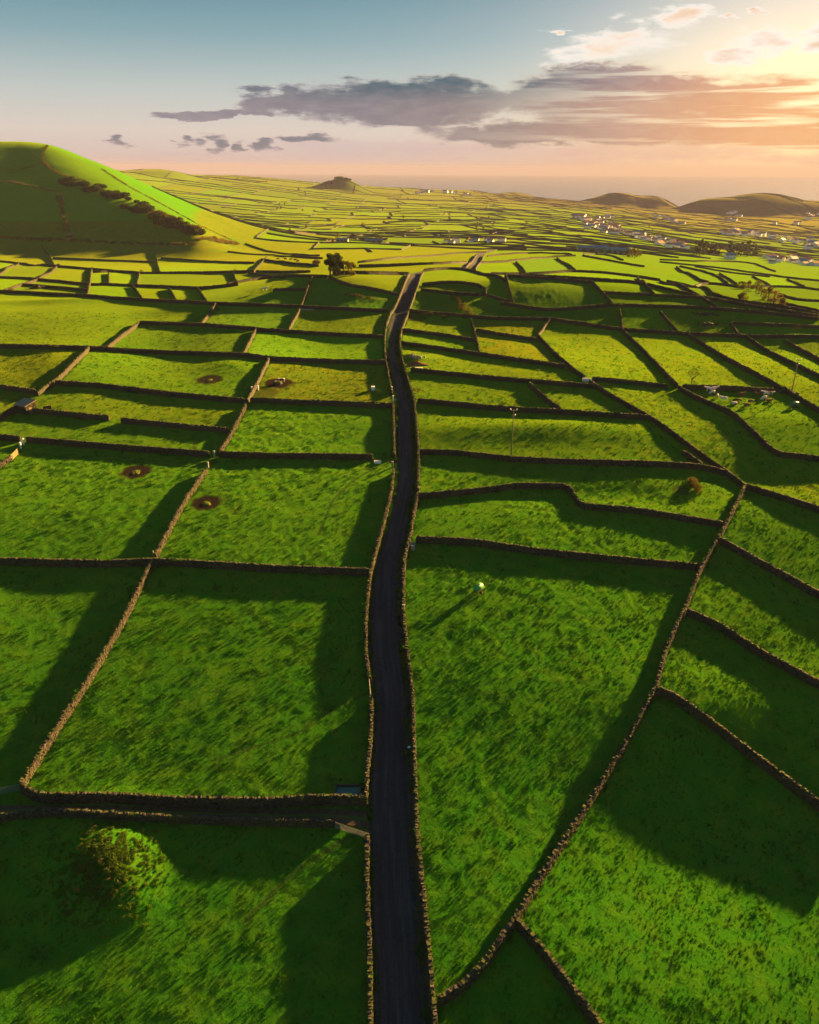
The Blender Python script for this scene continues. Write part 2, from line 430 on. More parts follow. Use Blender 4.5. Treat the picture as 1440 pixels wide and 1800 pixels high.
# ------------------------------------------------------------------ materials
MAT = {}
def new_mat(name):
    m = bpy.data.materials.new(name); m.use_nodes = True
    g = N(m.node_tree); g.n.clear()
    out = g.new('ShaderNodeOutputMaterial'); MAT[name] = m
    return m, g, out
def principled(g, out, col, rough=0.9, spec=0.2, bump=None, bump_s=0.5, bump_d=0.1, metal=0.0):
    p = g.new('ShaderNodeBsdfPrincipled')
    g.put(p.inputs['Base Color'], col); g.put(p.inputs['Roughness'], rough)
    p.inputs['Specular IOR Level'].default_value = spec; p.inputs['Metallic'].default_value = metal
    if bump is not None:
        b = g.new('ShaderNodeBump'); b.inputs['Strength'].default_value = bump_s; b.inputs['Distance'].default_value = bump_d
        g.put(b.inputs['Height'], bump); g.l.new(b.outputs[0], p.inputs['Normal'])
    g.l.new(p.outputs[0], out.inputs[0])
    return p
def simple(name, col, rough=0.7, spec=0.3, var=0.25, scale=6.0, metal=0.0, coord='Object', bump=0.3):
    m, g, out = new_mat(name)
    t = g.new('ShaderNodeTexCoord')
    n = g.noise(t.outputs[coord], scale, 6, 0.65)
    dark = tuple(c * (1 - var) for c in col); lite = tuple(min(1, c * (1 + var)) for c in col)
    c = g.mix(g.maprange(n, 0.3, 0.7), dark, lite)
    principled(g, out, c, rough, spec, n, bump, 0.02, metal)
    return m

def grass_mat(name, is_ground):
    m, g, out = new_mat(name)
    geo = g.new('ShaderNodeNewGeometry'); pos = geo.outputs['Position']
    if is_ground:
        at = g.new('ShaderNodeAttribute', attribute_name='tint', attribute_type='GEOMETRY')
    else:
        at = g.new('ShaderNodeAttribute', attribute_name='tint', attribute_type='INSTANCER')
    tint = at.outputs['Color']
    big = g.noise(pos, 0.045, 4, 0.6)
    mid = g.noise(pos, 0.30, 5, 0.65)
    fine = g.noise(pos, 2.2, 5, 0.7)
    c = g.mix(g.maprange(big, 0.32, 0.7), (0.019, 0.114, 0.0040), (0.032, 0.128, 0.0040))
    c = g.mix(g.maprange(mid, 0.42, 0.75), c, (0.056, 0.136, 0.0040))
    c = g.mix(g.math('MULTIPLY', g.maprange(fine, 0.45, 0.8), 0.6), c, (0.011, 0.082, 0.005))
    c = g.mix(g.math('MULTIPLY', g.maprange(g.noise(pos, 0.12, 6, 0.75), 0.60, 0.78), 0.5), c, (0.090, 0.092, 0.008))
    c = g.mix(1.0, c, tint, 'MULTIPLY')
    if is_ground:
        mud = g.new('ShaderNodeAttribute', attribute_name='mud', attribute_type='GEOMETRY')
        soil = g.mix(fine, (0.010, 0.007, 0.005), (0.028, 0.018, 0.011))
        mf = g.math('MULTIPLY', mud.outputs['Fac'], g.maprange(g.math('ADD', mid, g.math('MULTIPLY', mud.outputs['Fac'], 0.6)), 0.45, 0.62), clamp=True)
        c = g.mix(mf, c, soil)
        h = g.math('ADD', g.math('MULTIPLY', fine, 1.0), g.math('MULTIPLY', mid, 0.8))
        p_ = principled(g, out, c, 0.95, 0.0, h, 0.6, 0.14)
        g.put(p_.inputs['Sheen Weight'], g.math('MULTIPLY', g.math('SUBTRACT', 1.0, mf), 0.060))
        p_.inputs['Sheen Roughness'].default_value = 0.45; p_.inputs['Sheen Tint'].default_value = (0.85, 0.92, 0.02, 1)
    else:
        rnd = g.new('ShaderNodeObjectInfo')
        c = g.mix(g.math('MULTIPLY', rnd.outputs['Random'], 0.5), c, g.mix(1.0, c, (0.55, 0.75, 0.7), 'MULTIPLY'))
        d = g.new('ShaderNodeBsdfDiffuse'); t = g.new('ShaderNodeBsdfTranslucent'); mx = g.new('ShaderNodeMixShader')
        g.put(d.inputs[0], c); g.put(t.inputs[0], g.mix(1.0, c, (1.25, 1.1, 0.6), 'MULTIPLY')); mx.inputs[0].default_value = 0.45
        g.l.new(d.outputs[0], mx.inputs[1]); g.l.new(t.outputs[0], mx.inputs[2]); g.l.new(mx.outputs[0], out.inputs[0])
    return m
grass_mat('pasture', True); grass_mat('grass_blade', False)

def foliage_mat(name, c1, c2, transl=0.3):
    m, g, out = new_mat(name)
    geo = g.new('ShaderNodeNewGeometry')
    n = g.noise(geo.outputs['Position'], 0.9, 4, 0.7)
    r = g.math('ADD', g.math('MULTIPLY', geo.outputs['Random Per Island'], 0.6), g.math('MULTIPLY', n, 0.6))
    c = g.mix(g.maprange(r, 0.3, 0.9), c1, c2)
    d = g.new('ShaderNodeBsdfDiffuse'); t = g.new('ShaderNodeBsdfTranslucent'); mx = g.new('ShaderNodeMixShader')
    g.put(d.inputs[0], c); g.put(t.inputs[0], c); mx.inputs[0].default_value = transl
    g.l.new(d.outputs[0], mx.inputs[1]); g.l.new(t.outputs[0], mx.inputs[2]); g.l.new(mx.outputs[0], out.inputs[0])
    return m
foliage_mat('leaf_dark', (0.014, 0.026, 0.008), (0.045, 0.060, 0.014))
foliage_mat('leaf_olive', (0.050, 0.050, 0.010), (0.140, 0.110, 0.020))
foliage_mat('leaf_green', (0.026, 0.062, 0.008), (0.075, 0.115, 0.014))
foliage_mat('leaf_dry', (0.090, 0.070, 0.020), (0.200, 0.150, 0.040))

def stone_mat():
    m, g, out = new_mat('basalt')
    geo = g.new('ShaderNodeNewGeometry'); pos = geo.outputs['Position']
    rp = geo.outputs['Random Per Island']
    n = g.noise(pos, 3.0, 6, 0.7); n2 = g.noise(pos, 0.55, 4, 0.6)
    c = g.ramp(g.math('ADD', g.math('MULTIPLY', rp, 0.6), g.math('MULTIPLY', n, 0.4)),
               [(0.1, (0.016, 0.014, 0.012)), (0.45, (0.036, 0.031, 0.025)), (0.75, (0.060, 0.051, 0.038)), (1.0, (0.120, 0.110, 0.095))])
    sep_ = g.new('ShaderNodeSeparateXYZ'); g.l.new(geo.outputs['Normal'], sep_.inputs[0])
    up = g.maprange(sep_.outputs[2], 0.0, 0.8)
    moss = g.math('MULTIPLY', g.maprange(n2, 0.42, 0.62), g.math('ADD', g.math('MULTIPLY', up, 0.6), 0.25), clamp=True)
    c = g.mix(moss, c, (0.044, 0.056, 0.009))
    lich = g.maprange(g.noise(pos, 1.7, 5, 0.7), 0.62, 0.72)
    c = g.mix(g.math('MULTIPLY', lich, 0.6), c, (0.14, 0.12, 0.085))
    principled(g, out, c, 0.95, 0.1, n, 0.6, 0.05)
stone_mat()

def road_mat():
    m, g, out = new_mat('asphalt')
    uv = g.new('ShaderNodeAttribute', attribute_name='rc', attribute_type='GEOMETRY')   # across, along, 0
    sp = g.new('ShaderNodeSeparateXYZ'); g.l.new(uv.outputs['Vector'], sp.inputs[0])
    ac, al = sp.outputs[0], sp.outputs[1]
    geo = g.new('ShaderNodeNewGeometry'); pos = geo.outputs['Position']
    f = g.noise(pos, 6.0, 5, 0.75)
    st = g.noise(g.comb(g.math('MULTIPLY', ac, 9.0), g.math('MULTIPLY', al, 0.05), 0.0), 1.0, 4, 0.7)
    pat = g.noise(g.comb(g.math('MULTIPLY', ac, 2.0), g.math('MULTIPLY', al, 0.10), 3.0), 1.0, 5, 0.65)
    c = g.mix(g.maprange(f, 0.3, 0.75), (0.014, 0.017, 0.020), (0.026, 0.028, 0.031))
    c = g.mix(g.math('MULTIPLY', g.maprange(st, 0.45, 0.68), 0.75), c, (0.060, 0.055, 0.054))
    c = g.mix(g.math('MULTIPLY', g.maprange(pat, 0.52, 0.70), 0.5), c, (0.015, 0.015, 0.017))
    edge = g.maprange(g.math('ADD', g.math('ABSOLUTE', g.math('SUBTRACT', ac, 0.5)), g.math('MULTIPLY', g.math('SUBTRACT', pat, 0.5), 0.12)), 0.415, 0.49)
    c = g.mix(edge, c, g.mix(f, (0.040, 0.026, 0.016), (0.085, 0.060, 0.030)))
    c = g.mix(g.math('MULTIPLY', g.maprange(g.noise(g.comb(g.math('MULTIPLY', ac, 1.3), g.math('MULTIPLY', al, 0.16), 9.0), 1.0, 3, 0.5), 0.60, 0.64), 0.45), c, (0.050, 0.048, 0.048))
    vo = g.new('ShaderNodeTexVoronoi', feature='DISTANCE_TO_EDGE'); vo.inputs['Scale'].default_value = 0.55; g.l.new(pos, vo.inputs['Vector'])
    c = g.mix(g.math('MULTIPLY', g.maprange(vo.outputs['Distance'], 0.0, 0.03, 1.0, 0.0), 0.5), c, (0.006, 0.006, 0.007))
    principled(g, out, c, 0.92, 0.06, f, 0.35, 0.02)
road_mat()
def lane_mat():
    m, g, out = new_mat('lane_dirt')
    geo = g.new('ShaderNodeNewGeometry'); pos = geo.outputs['Position']
    uv = g.new('ShaderNodeAttribute', attribute_name='rc', attribute_type='GEOMETRY')
    sp = g.new('ShaderNodeSeparateXYZ'); g.l.new(uv.outputs['Vector'], sp.inputs[0])
    n = g.noise(pos, 1.2, 5, 0.7)
    mid = g.math('SUBTRACT', 1.0, g.math('MULTIPLY', g.math('ABSOLUTE', g.math('SUBTRACT', sp.outputs[0], 0.5)), 7.0), clamp=True)
    gr = g.maprange(g.math('ADD', mid, g.math('MULTIPLY', n, 0.8)), 0.5, 0.9)
    c = g.mix(g.maprange(n, 0.3, 0.7), (0.028, 0.020, 0.013), (0.075, 0.052, 0.030))
    c = g.mix(gr, c, (0.040, 0.075, 0.008))
    principled(g, out, c, 0.95, 0.1, n, 0.5, 0.05)
lane_mat()

def water_mat(name, col, rough, scale, bs, dist):
    m, g, out = new_mat(name)
    geo = g.new('ShaderNodeNewGeometry')
    n = g.noise(geo.outputs['Position'], scale, 4, 0.6)
    principled(g, out, col, rough, 0.5, n, bs, dist)
water_mat('sea_water', (0.020, 0.035, 0.050), 0.22, 0.010, 0.35, 6.0)
water_mat('tank_water', (0.010, 0.060, 0.035), 0.08, 1.5, 0.1, 0.02)

simple('white_paint', (0.62, 0.61, 0.58), 0.6, 0.4, 0.08, 3.0)
simple('house_white', (0.80, 0.77, 0.72), 0.8, 0.2, 0.10, 0.5)
simple('roof_tile', (0.36, 0.16, 0.09), 0.85, 0.2, 0.3, 1.5)
simple('roof_grey', (0.16, 0.17, 0.18), 0.6, 0.3, 0.2, 1.0)
simple('shed_teal', (0.10, 0.17, 0.18), 0.6, 0.3, 0.2, 0.4)
simple('dark_glass', (0.02, 0.025, 0.03), 0.2, 0.5, 0.1, 1.0)
simple('concrete', (0.20, 0.19, 0.16), 0.9, 0.15, 0.25, 4.0)
simple('weathered_wood', (0.17, 0.13, 0.09), 0.9, 0.1, 0.3, 9.0)
simple('tan_wood', (0.30, 0.21, 0.10), 0.8, 0.2, 0.2, 9.0)
simple('galvanised', (0.12, 0.125, 0.12), 0.55, 0.4, 0.15, 12.0, 0.3)
simple('green_tank', (0.030, 0.26, 0.06), 0.55, 0.25, 0.15, 2.0)
simple('teal_tank', (0.02, 0.18, 0.12), 0.6, 0.2, 0.15, 2.0)
simple('rubber', (0.02, 0.02, 0.02), 0.9, 0.1, 0.2, 20.0)
simple('rust', (0.14, 0.055, 0.025), 0.9, 0.2, 0.35, 12.0)
simple('red_soil', (0.15, 0.065, 0.035), 0.95, 0.05, 0.3, 2.0)
simple('hay', (0.085, 0.085, 0.014), 0.95, 0.05, 0.35, 8.0)
simple('bark', (0.075, 0.055, 0.040), 0.95, 0.05, 0.3, 6.0)
simple('hut_roof', (0.24, 0.16, 0.10), 0.9, 0.1, 0.3, 1.5)
simple('porcelain', (0.75, 0.74, 0.70), 0.25, 0.5, 0.05, 3.0)
simple('plastic_white', (0.70, 0.74, 0.76), 0.4, 0.4, 0.05, 3.0)
simple('cow_white', (0.62, 0.55, 0.46), 0.85, 0.1, 0.15, 2.0)
simple('cow_brown', (0.17, 0.07, 0.03), 0.85, 0.1, 0.25, 2.0)
simple('cow_black', (0.012, 0.011, 0.011), 0.8, 0.15, 0.3, 2.0)
def patch_mat(name, a, b, scale):
    m, g, out = new_mat(name); t = g.new('ShaderNodeTexCoord')
    oi = g.new('ShaderNodeObjectInfo')
    va = g.new('ShaderNodeVectorMath', operation='ADD'); g.l.new(t.outputs['Object'], va.inputs[0])
    g.l.new(g.comb(g.math('MULTIPLY', oi.outputs['Random'], 20.0), 3.0, 1.0), va.inputs[1])
    principled(g, out, g.mix(g.maprange(g.noise(va.outputs[0], scale, 2, 0.4), 0.49, 0.53), a, b), 0.85, 0.1)
patch_mat('cow_pied', (0.62, 0.55, 0.46), (0.16, 0.065, 0.03), 1.1)
patch_mat('cow_black_pied', (0.60, 0.56, 0.50), (0.012, 0.011, 0.011), 1.1)

# ------------------------------------------------------------------ the field walls, traced run by run
WALLS = [
 # --- along the road
 ('stone wall on the left road edge at the bottom, below the lane mouth', 1.6, [(646,1469),(645,1554),(650,1693),(651,1800),(652,1860)]),
 ('short stone wall on the left road edge between lane mouth and roadside gate', 1.6, [(643,1412),(645,1363),(652,1297),(653,1230)]),
 ('stone wall on the left road edge beside the large field with the green tanker opposite', 1.5, [(650,1197),(643,1150),(643,1083),(648,1033),(652,1003)]),
 ('bending stone wall on the left road edge beside the field with two mud rings', 1.5, [(652,1003),(670,937),(687,870),(692,828)]),
 ('stone wall on the left road edge below the white roadside pillars', 1.5, [(693,802),(692,750),(691,712)]),
 ('stone wall on the left road edge above the white roadside pillars, where the road bends', 1.4, [(689,692),(683,660),(677,633),(676,587),(683,553),(697,535)]),
 ('last stone wall on the left road edge running up to the crest', 1.4, [(697,535),(702,523),(720,482)]),
 ('grassy stone wall on the right road edge in the foreground', 1.6, [(772,1860),(765,1800),(751,1644),(742,1554),(732,1450),(728,1317),(725,1217),(715,1140),(710,1083),(709,1074)]),
 ('stone wall on the right road edge beside the dark trough', 1.5, [(709,1074),(709,1040),(710,983),(720,950),(728,900),(735,868)]),
 ('straight stone wall on the right road edge left of the nearer utility pole', 1.5, [(735,868),(736,800),(735,783),(732,745),(728,703)]),
 ('stone wall on the right road edge beside the earth heap at the bend', 1.4, [(728,703),(713,655),(702,613),(705,580),(720,545)]),
 ('last stone wall on the right road edge running up to the crest', 1.4, [(720,543),(733,510),(744,478)]),
 # --- near left
 ('stone wall above the sunken lane, facing the mound', 1.8, [(37,1383),(67,1402),(200,1402),(300,1408),(480,1411),(547,1405),(640,1407)]),
 ('low stone wall below the sunken lane, running past the overgrown mound', 1.2, [(-60,1440),(0,1436),(90,1427),(215,1435),(340,1440),(480,1446),(588,1447)]),
 ('long slanting stone wall at far left between the two big shaded fields', 1.5, [(268,988),(215,1095),(150,1205),(75,1320),(37,1383)]),
 ('shadowed stone wall crossing left to the road below the mud-ring fields', 1.6, [(-60,984),(0,986),(187,991),(267,987),(333,990),(480,999),(647,1005)]),
 ('golden lit stone wall between the two mud-ring fields', 1.5, [(363,826),(323,883),(273,978)]),
 ('long stone wall at left below the stone hut field, with a pale ledge', 1.6, [(-50,764),(0,768),(36,771)]),
 ('long stone wall crossing left below the two strip fields, above the mud rings', 1.6, [(46,772),(200,785),(367,798)]),
 ('stone wall from the field corner to the road above the mud-ring field', 1.6, [(385,798),(480,801),(600,802),(655,803)]),
 ('tan stone wall ending at the wooden gate at the left edge', 1.4, [(-30,838),(0,818),(20,804)]),
 ('stone wall climbing between strip fields and the road field, left of the road', 1.5, [(385,796),(400,776),(432,713)]),
 ('broken stone wall left piece from the hut, ending at an opening', 1.4, [(58,722),(120,728),(192,735)]),
 ('broken stone wall right piece, beyond the opening', 1.4, [(213,739),(330,750),(402,757)]),
 ('stone wall below the single mud-ring field, left of the road', 1.5, [(97,673),(180,678),(300,693),(432,705)]),
 ('stone wall below the brown field with the hay feeder', 1.5, [(440,703),(560,708),(690,713)]),
 ('slanting stone wall at left rising behind the stone hut', 1.5, [(157,613),(97,672),(66,692)]),
 ('slanting stone wall at left going down from the stone hut to the frame edge', 1.5, [(32,716),(0,734),(-30,752)]),
 ('short stone wall from the left edge to the stone hut', 1.4, [(-30,676),(0,680),(64,689)]),
 ('stone wall with a white pillar beside the hay feeder field', 1.5, [(473,632),(443,692),(434,706)]),
 ('long stone wall crossing left above the hut and mud-ring field', 1.5, [(-40,606),(0,608),(157,612),(280,619),(428,624)]),
 ('stone wall from the field corner to the road above the hay feeder field', 1.5, [(428,624),(483,631),(587,635),(676,637)]),
 ('stone wall climbing at left beside the wide plain field', 1.4, [(245,568),(215,590),(188,612)]),
 ('short stone wall between two bright fields, second left of the road', 1.4, [(450,580),(428,622)]),
 ('stone wall below the wide field and the teal-shaded field', 1.4, [(245,567),(354,571),(450,578)]),
 ('stone wall crossing to the road below the two upper roadside fields', 1.4, [(450,579),(560,586),(674,592)]),
 ('stone wall between the wide plain field and the teal-shaded field', 1.4, [(380,535),(354,570)]),
 ('short stone wall beside the upper roadside field', 1.4, [(527,545),(508,579)]),
 ('long stone wall at left above the wide plain field', 1.4, [(-40,510),(0,512),(120,518),(250,527),(370,533)]),
 ('stone wall crossing to the road above the upper roadside field', 1.4, [(370,533),(530,539),(683,547)]),
 ('stone wall between two shaded fields below the tree clump', 1.3, [(549,488),(540,512),(529,540)]),
 ('wall across the shaded field left of the tree clump', 1.2, [(480,510),(543,508)]),
 ('curved wall below the bright strip left of the crest', 1.3, [(578,487),(600,499),(667,510),(700,518)]),
 ('dark bank wall under the tree clump, left of the crest', 1.6, [(585,479),(613,479),(665,480),(718,481)]),
 ('curved wall running left from the tree clump', 1.3, [(400,499),(440,492),(480,486),(520,485),(575,486)]),
 # --- upper left field patchwork
 ('upper left wall below the first row of fields under the hill', 1.4, [(-30,456),(0,459),(60,465),(117,469),(247,480)]),
 ('upper left wall continuing below the wide fields under the hill', 1.4, [(247,480),(330,479),(413,478),(447,476)]),
 ('short slanting wall under the hill at far left', 1.4, [(72,430),(88,450),(105,467)]),
 ('thin wall splitting the long fields under the hill, left piece', 1.2, [(93,453),(180,457),(272,460)]),
 ('short wall under the hill between the long fields', 1.4, [(272,435),(276,458),(281,479)]),
 ('thin wall splitting the long fields under the hill, right piece', 1.2, [(283,453),(380,460),(447,462)]),
 ('short slanting wall closing the long fields on the right', 1.4, [(470,452),(458,464),(446,477)]),
 ('small lit wall at the left edge among the tiny fields', 1.3, [(33,463),(15,473),(-10,486)]),
 ('longer lit wall slanting through the tiny fields at left', 1.3, [(100,469),(75,490),(40,500),(8,511)]),
 ('thin wall across the tiny fields at left, upper', 1.2, [(-10,487),(50,489),(80,492),(158,500)]),
 ('thin wall across the tiny fields at left, lower', 1.2, [(38,500),(90,504),(152,510)]),
 ('wall standing left of the two tiny walled plots', 1.4, [(162,471),(158,498),(153,520)]),
 ('wall below the two tiny walled plots', 1.2, [(160,500),(200,500),(240,502)]),
 ('wall between the two tiny walled plots', 1.2, [(191,480),(191,500)]),
 ('top wall of the two tiny walled plots', 1.2, [(163,478),(205,477),(243,480)]),
 ('wall standing right of the two tiny walled plots', 1.4, [(245,479),(240,502)]),
 ('wall below the long bright field at upper left', 1.3, [(240,502),(300,504),(353,507),(417,500)]),
 ('short wall at the right end of the long bright field', 1.3, [(410,478),(418,500)]),
 ('first short wall of three between small upright plots', 1.3, [(233,503),(243,515),(250,526)]),
 ('second short wall of three between small upright plots', 1.3, [(296,507),(310,530)]),
 ('third short wall of three between small upright plots', 1.3, [(347,507),(365,533)]),
 # --- right of the road
 ('stone wall behind the foot of the nearer utility pole', 1.5, [(738,794),(797,795),(897,806),(960,810),(1147,815),(1233,820),(1280,832)]),
 ('short wall spur at the right end of the humped field', 1.4, [(1200,795),(1216,804),(1238,822)]),
 ('stepped stone wall right of the road with a sharp corner', 1.5, [(736,872),(847,862),(910,853),(1005,855),(1015,888),(1127,898),(1272,922)]),
 ('stone wall above the green tanker field', 1.6, [(731,948),(827,952),(960,971),(1133,988),(1231,997)]),
 ('winding stone wall at right from the field corner down to the third side wall', 1.6, [(1310,855),(1288,900),(1263,947),(1233,997),(1207,1063),(1170,1143),(1153,1210)]),
 ('long winding stone wall in the right foreground curving down to the road', 1.7, [(1153,1210),(1100,1307),(1043,1400),(980,1497),(940,1560),(905,1618),(850,1697),(806,1742),(770,1760)]),
 ('long diagonal stone wall from the white trough down to the field corner', 1.4, [(1036,671),(1082,700),(1145,735),(1167,750),(1250,812),(1280,831),(1310,855)]),
 ('upper diagonal stone wall ending at the white trough', 1.4, [(946,590),(972,618),(1000,645),(1028,664)]),
 ('first side wall running right from the field corner', 1.5, [(1312,855),(1375,874),(1440,895),(1500,912)]),
 ('second side wall running right from the winding wall', 1.5, [(1264,948),(1330,985),(1440,1045),(1500,1078)]),
 ('third side wall running right from the winding wall', 1.6, [(1207,1075),(1260,1097),(1337,1147),(1440,1203),(1500,1236)]),
 ('fourth side wall above the large dark field at right', 1.7, [(1153,1213),(1180,1222),(1237,1260),(1300,1310),(1370,1362),(1440,1415),(1500,1460)]),
 ('stone wall at the bottom right going out of the frame', 1.7, [(907,1620),(957,1676),(1010,1744),(1051,1800),(1090,1850)]),
 ('stone wall above the humped field with the pole', 1.5, [(734,704),(880,718),(1000,725),(1137,734)]),
 ('stone wall beginning behind the three white feeder frames', 1.4, [(722,650),(800,658),(880,666),(960,672),(1043,679)]),
 ('short crooked wall between the two small fields above the pole', 1.4, [(931,675),(950,694),(987,722)]),
 ('stone wall above the field with the earth heap', 1.4, [(705,603),(800,616),(880,628),(993,644)]),
 ('short stone wall at the bend between two narrow fields', 1.4, [(708,580),(775,588),(840,599)]),
 ('short upright wall at the end of the narrow roadside fields', 1.4, [(828,563),(836,590),(843,620)]),
 ('stone wall between the two brown fields right of the bend', 1.3, [(837,580),(880,588),(946,597)]),
 ('curved wall at the right of the brown fields', 1.3, [(969,561),(958,574),(946,590)]),
 ('wall at the foot of the shaded slope right of the road', 1.3, [(720,546),(790,553),(870,560),(969,561)]),
 ('wall below the big dull green field on the shaded slope', 1.3, [(880,533),(960,545),(1012,542),(1076,536),(1220,540),(1330,548),(1440,560)]),
 ('long wall at the top of the row of bright slanting fields', 1.4, [(969,561),(1090,579),(1210,587),(1312,591),(1440,592),(1480,592)]),
 ('first of three short walls on the shaded slope', 1.3, [(1090,544),(1094,578)]),
 ('second of three short walls on the shaded slope', 1.3, [(1160,548),(1191,583)]),
 ('third of three short walls on the shaded slope', 1.3, [(1284,568),(1300,590)]),
 ('thin wall across the right end of the shaded slope', 1.2, [(1284,568),(1360,571),(1440,575),(1480,577)]),
 ('left wall of the big dull green field', 1.3, [(888,484),(895,508),(903,533)]),
 ('top wall of the big dull green field', 1.3, [(892,485),(960,489),(1040,496)]),
 ('right wall of the big dull green field', 1.3, [(1040,496),(1060,516),(1078,536)]),
 ('long wall above the dull green field sweeping down to the right edge', 1.3, [(919,484),(1020,489),(1121,496),(1238,523),(1323,538),(1440,556)]),
 ('first slanting wall between the bright slanting fields', 1.4, [(1094,580),(1129,614),(1191,679)]),
 ('wall beside the cow field bending down to the right edge', 1.5, [(1193,681),(1210,692),(1265,717),(1280,720),(1312,747),(1339,774),(1362,797),(1440,806),(1490,812)]),
 ('top wall of the cow field behind the cows', 1.4, [(1199,680),(1280,682),(1362,687)]),
 ('second slanting wall between the bright fields, passing the farther pole', 1.4, [(1210,588),(1269,626),(1370,680),(1440,721),(1480,745)]),
 ('third slanting wall between the bright fields at the right edge', 1.4, [(1312,592),(1358,622),(1440,661),(1480,680)]),
 ('last short slanting wall at the right edge', 1.3, [(1382,600),(1440,632),(1480,655)]),
 ('wall at the lower end of the first bright slanting field', 1.4, [(1041,666),(1100,671),(1174,679)]),

 # --- beyond the crest, right
 ('dark wall above the teal field right of the far road bit', 1.3, [(847,461),(880,460),(938,454),(987,450),(1012,449)]),
 ('wall along the top of the long yellow field beyond the crest', 1.3, [(1024,449),(1074,458),(1133,468)]),
 ('short wall left of the teal field beyond the crest', 1.3, [(907,460),(924,480)]),
 ('short slanting wall between teal field and long yellow field', 1.3, [(979,453),(1012,475)]),
 ('long dark wall under the teal field and the long yellow field', 1.3, [(863,481),(929,481),(966,479),(1008,476),(1055,478),(1119,485),(1160,492)]),
 ('wall between the dark strip and the small half-lit field', 1.2, [(1061,514),(1094,516),(1144,518)]),
 ('slanting wall at the left end of the yellow wedge field', 1.3, [(1121,488),(1150,518)]),
 ('low wall in front of the teal sheds', 1.3, [(1026,446),(1067,447),(1096,457)]),
 ('wall above the thin bright strip left of the teal sheds', 1.3, [(857,450),(880,447),(929,444),(985,445),(1006,448)]),
 ('diagonal wall passing under the yellow wedge fields', 1.3, [(1160,494),(1195,504),(1232,523),(1265,543)]),
 ('wall along the lower side of the small yellow fields by the bush clump', 1.3, [(1172,494),(1222,504),(1269,523),(1319,532),(1374,538),(1440,552)]),
 ('short wall above the half-lit field on the crest', 1.2, [(1150,519),(1190,521),(1232,523)]),
 ('crooked wall beside the leafy bank beyond the crest', 1.3, [(1222,503),(1230,497),(1280,500),(1300,504)]),
 ('hedged wall above the first small yellow field', 1.5, [(1189,469),(1218,488),(1247,497)]),
 ('slanting wall through the dull yellow field', 1.3, [(1195,468),(1253,480),(1280,498)]),
 ('slanting wall left of the brightest trapezoid field', 1.3, [(1265,480),(1296,499)]),
 ('long wall above the row of trapezoid fields', 1.3, [(1160,460),(1209,465),(1263,470),(1316,478),(1362,484),(1387,488),(1440,493),(1480,497)]),
 ('thin wall splitting the yellow strips above the trapezoid fields', 1.2, [(1222,468),(1284,479),(1354,486)]),
 ('slanting wall between the first and second trapezoid fields', 1.3, [(1323,485),(1354,502)]),
 ('slanting wall between the second and third trapezoid fields', 1.3, [(1384,490),(1415,504)]),
 ('wall under the trapezoid fields behind the bush clump', 1.3, [(1300,504),(1354,503),(1415,505),(1440,509),(1480,513)]),
 ('wall right of the bush clump', 1.3, [(1370,517),(1399,527),(1440,529),(1480,531)]),
 ('thin wall at the right edge below the bush clump', 1.3, [(1374,533),(1440,547),(1480,555)]),
 ('wall above the yellow strips below the village trees', 1.3, [(1160,456),(1224,459),(1284,459),(1327,462),(1364,477)]),
 ('wall along the left edge of the far road bit beyond the crest', 1.6, [(818,473),(828,462),(838,448)]),
 ('wall along the right edge of the far road bit beyond the crest', 1.6, [(836,473),(845,462),(851,449)]),
 # --- beyond the crest, left
 ('pale wall curving down from the foot of the hill', 1.3, [(431,428),(462,438),(500,446),(562,449)]),
 ('thin wall under the bright field at the hill foot', 1.2, [(400,442),(442,447),(483,448)]),
 ('wall below the grazing far cattle', 1.2, [(459,456),(504,462),(560,467)]),
 ('wall below the brown strip left of the tree clump', 1.2, [(450,477),(504,478),(546,477)]),
 ('wall under the narrow strip left of the tree clump', 1.2, [(437,480),(498,488)]),
 ('wall behind the grazing far cattle', 1.2, [(483,449),(525,451),(567,454)]),
 ('wall above the bright strip right of the tree clump', 1.2, [(629,461),(700,453),(749,450),(815,444),(855,443)]),
 ('wall below the bright strip right of the tree clump', 1.3, [(631,467),(680,466),(763,463),(822,461)]),
 ('outer wall of the rounded field right of the crest', 1.3, [(742,500),(790,495),(840,500),(860,508),(857,519),(800,516),(740,509)]),
 ('curving wall over the humped field right of the crest', 1.3, [(745,475),(790,471),(826,474),(860,483),(888,493)]),
 ('wall from the rounded field to the dull green field', 1.2, [(857,519),(880,526),(900,532)]),
]

def densify(P, step):
    P = np.asarray(P, float); seg = np.linalg.norm(np.diff(P[:, :2], axis=0), axis=1); s = np.concatenate([[0], np.cumsum(seg)])
    n_ = max(2, int(s[-1] / step) + 1); t = np.linspace(0, s[-1], n_)
    return np.stack([np.interp(t, s, P[:, 0]), np.interp(t, s, P[:, 1])], 1), s[-1]

def trace(pts, per=14.0, dz=0.0):
    """pixel run -> ground track"""
    out = []
    for (a, b) in zip(pts[:-1], pts[1:]):
        n_ = max(1, int(math.hypot(b[0] - a[0], b[1] - a[1]) / per))
        for k_ in range(n_):
            f = k_ / n_
            h_ = hit(a[0] + (b[0] - a[0]) * f, a[1] + (b[1] - a[1]) * f, dz)
            if h_ is not None: out.append(h_)
    h_ = hit(pts[-1][0], pts[-1][1], dz)
    if h_ is not None: out.append(h_)
    return np.array(out)

TR = []
WALLS = [(a_, b_ * 0.9, c_) for a_, b_, c_ in WALLS]
for lab, hh, pts in WALLS:
    T = trace(pts, dz=hh * 0.55)      # runs are traced along the body of the wall, not along its foot
    TR.append(T)

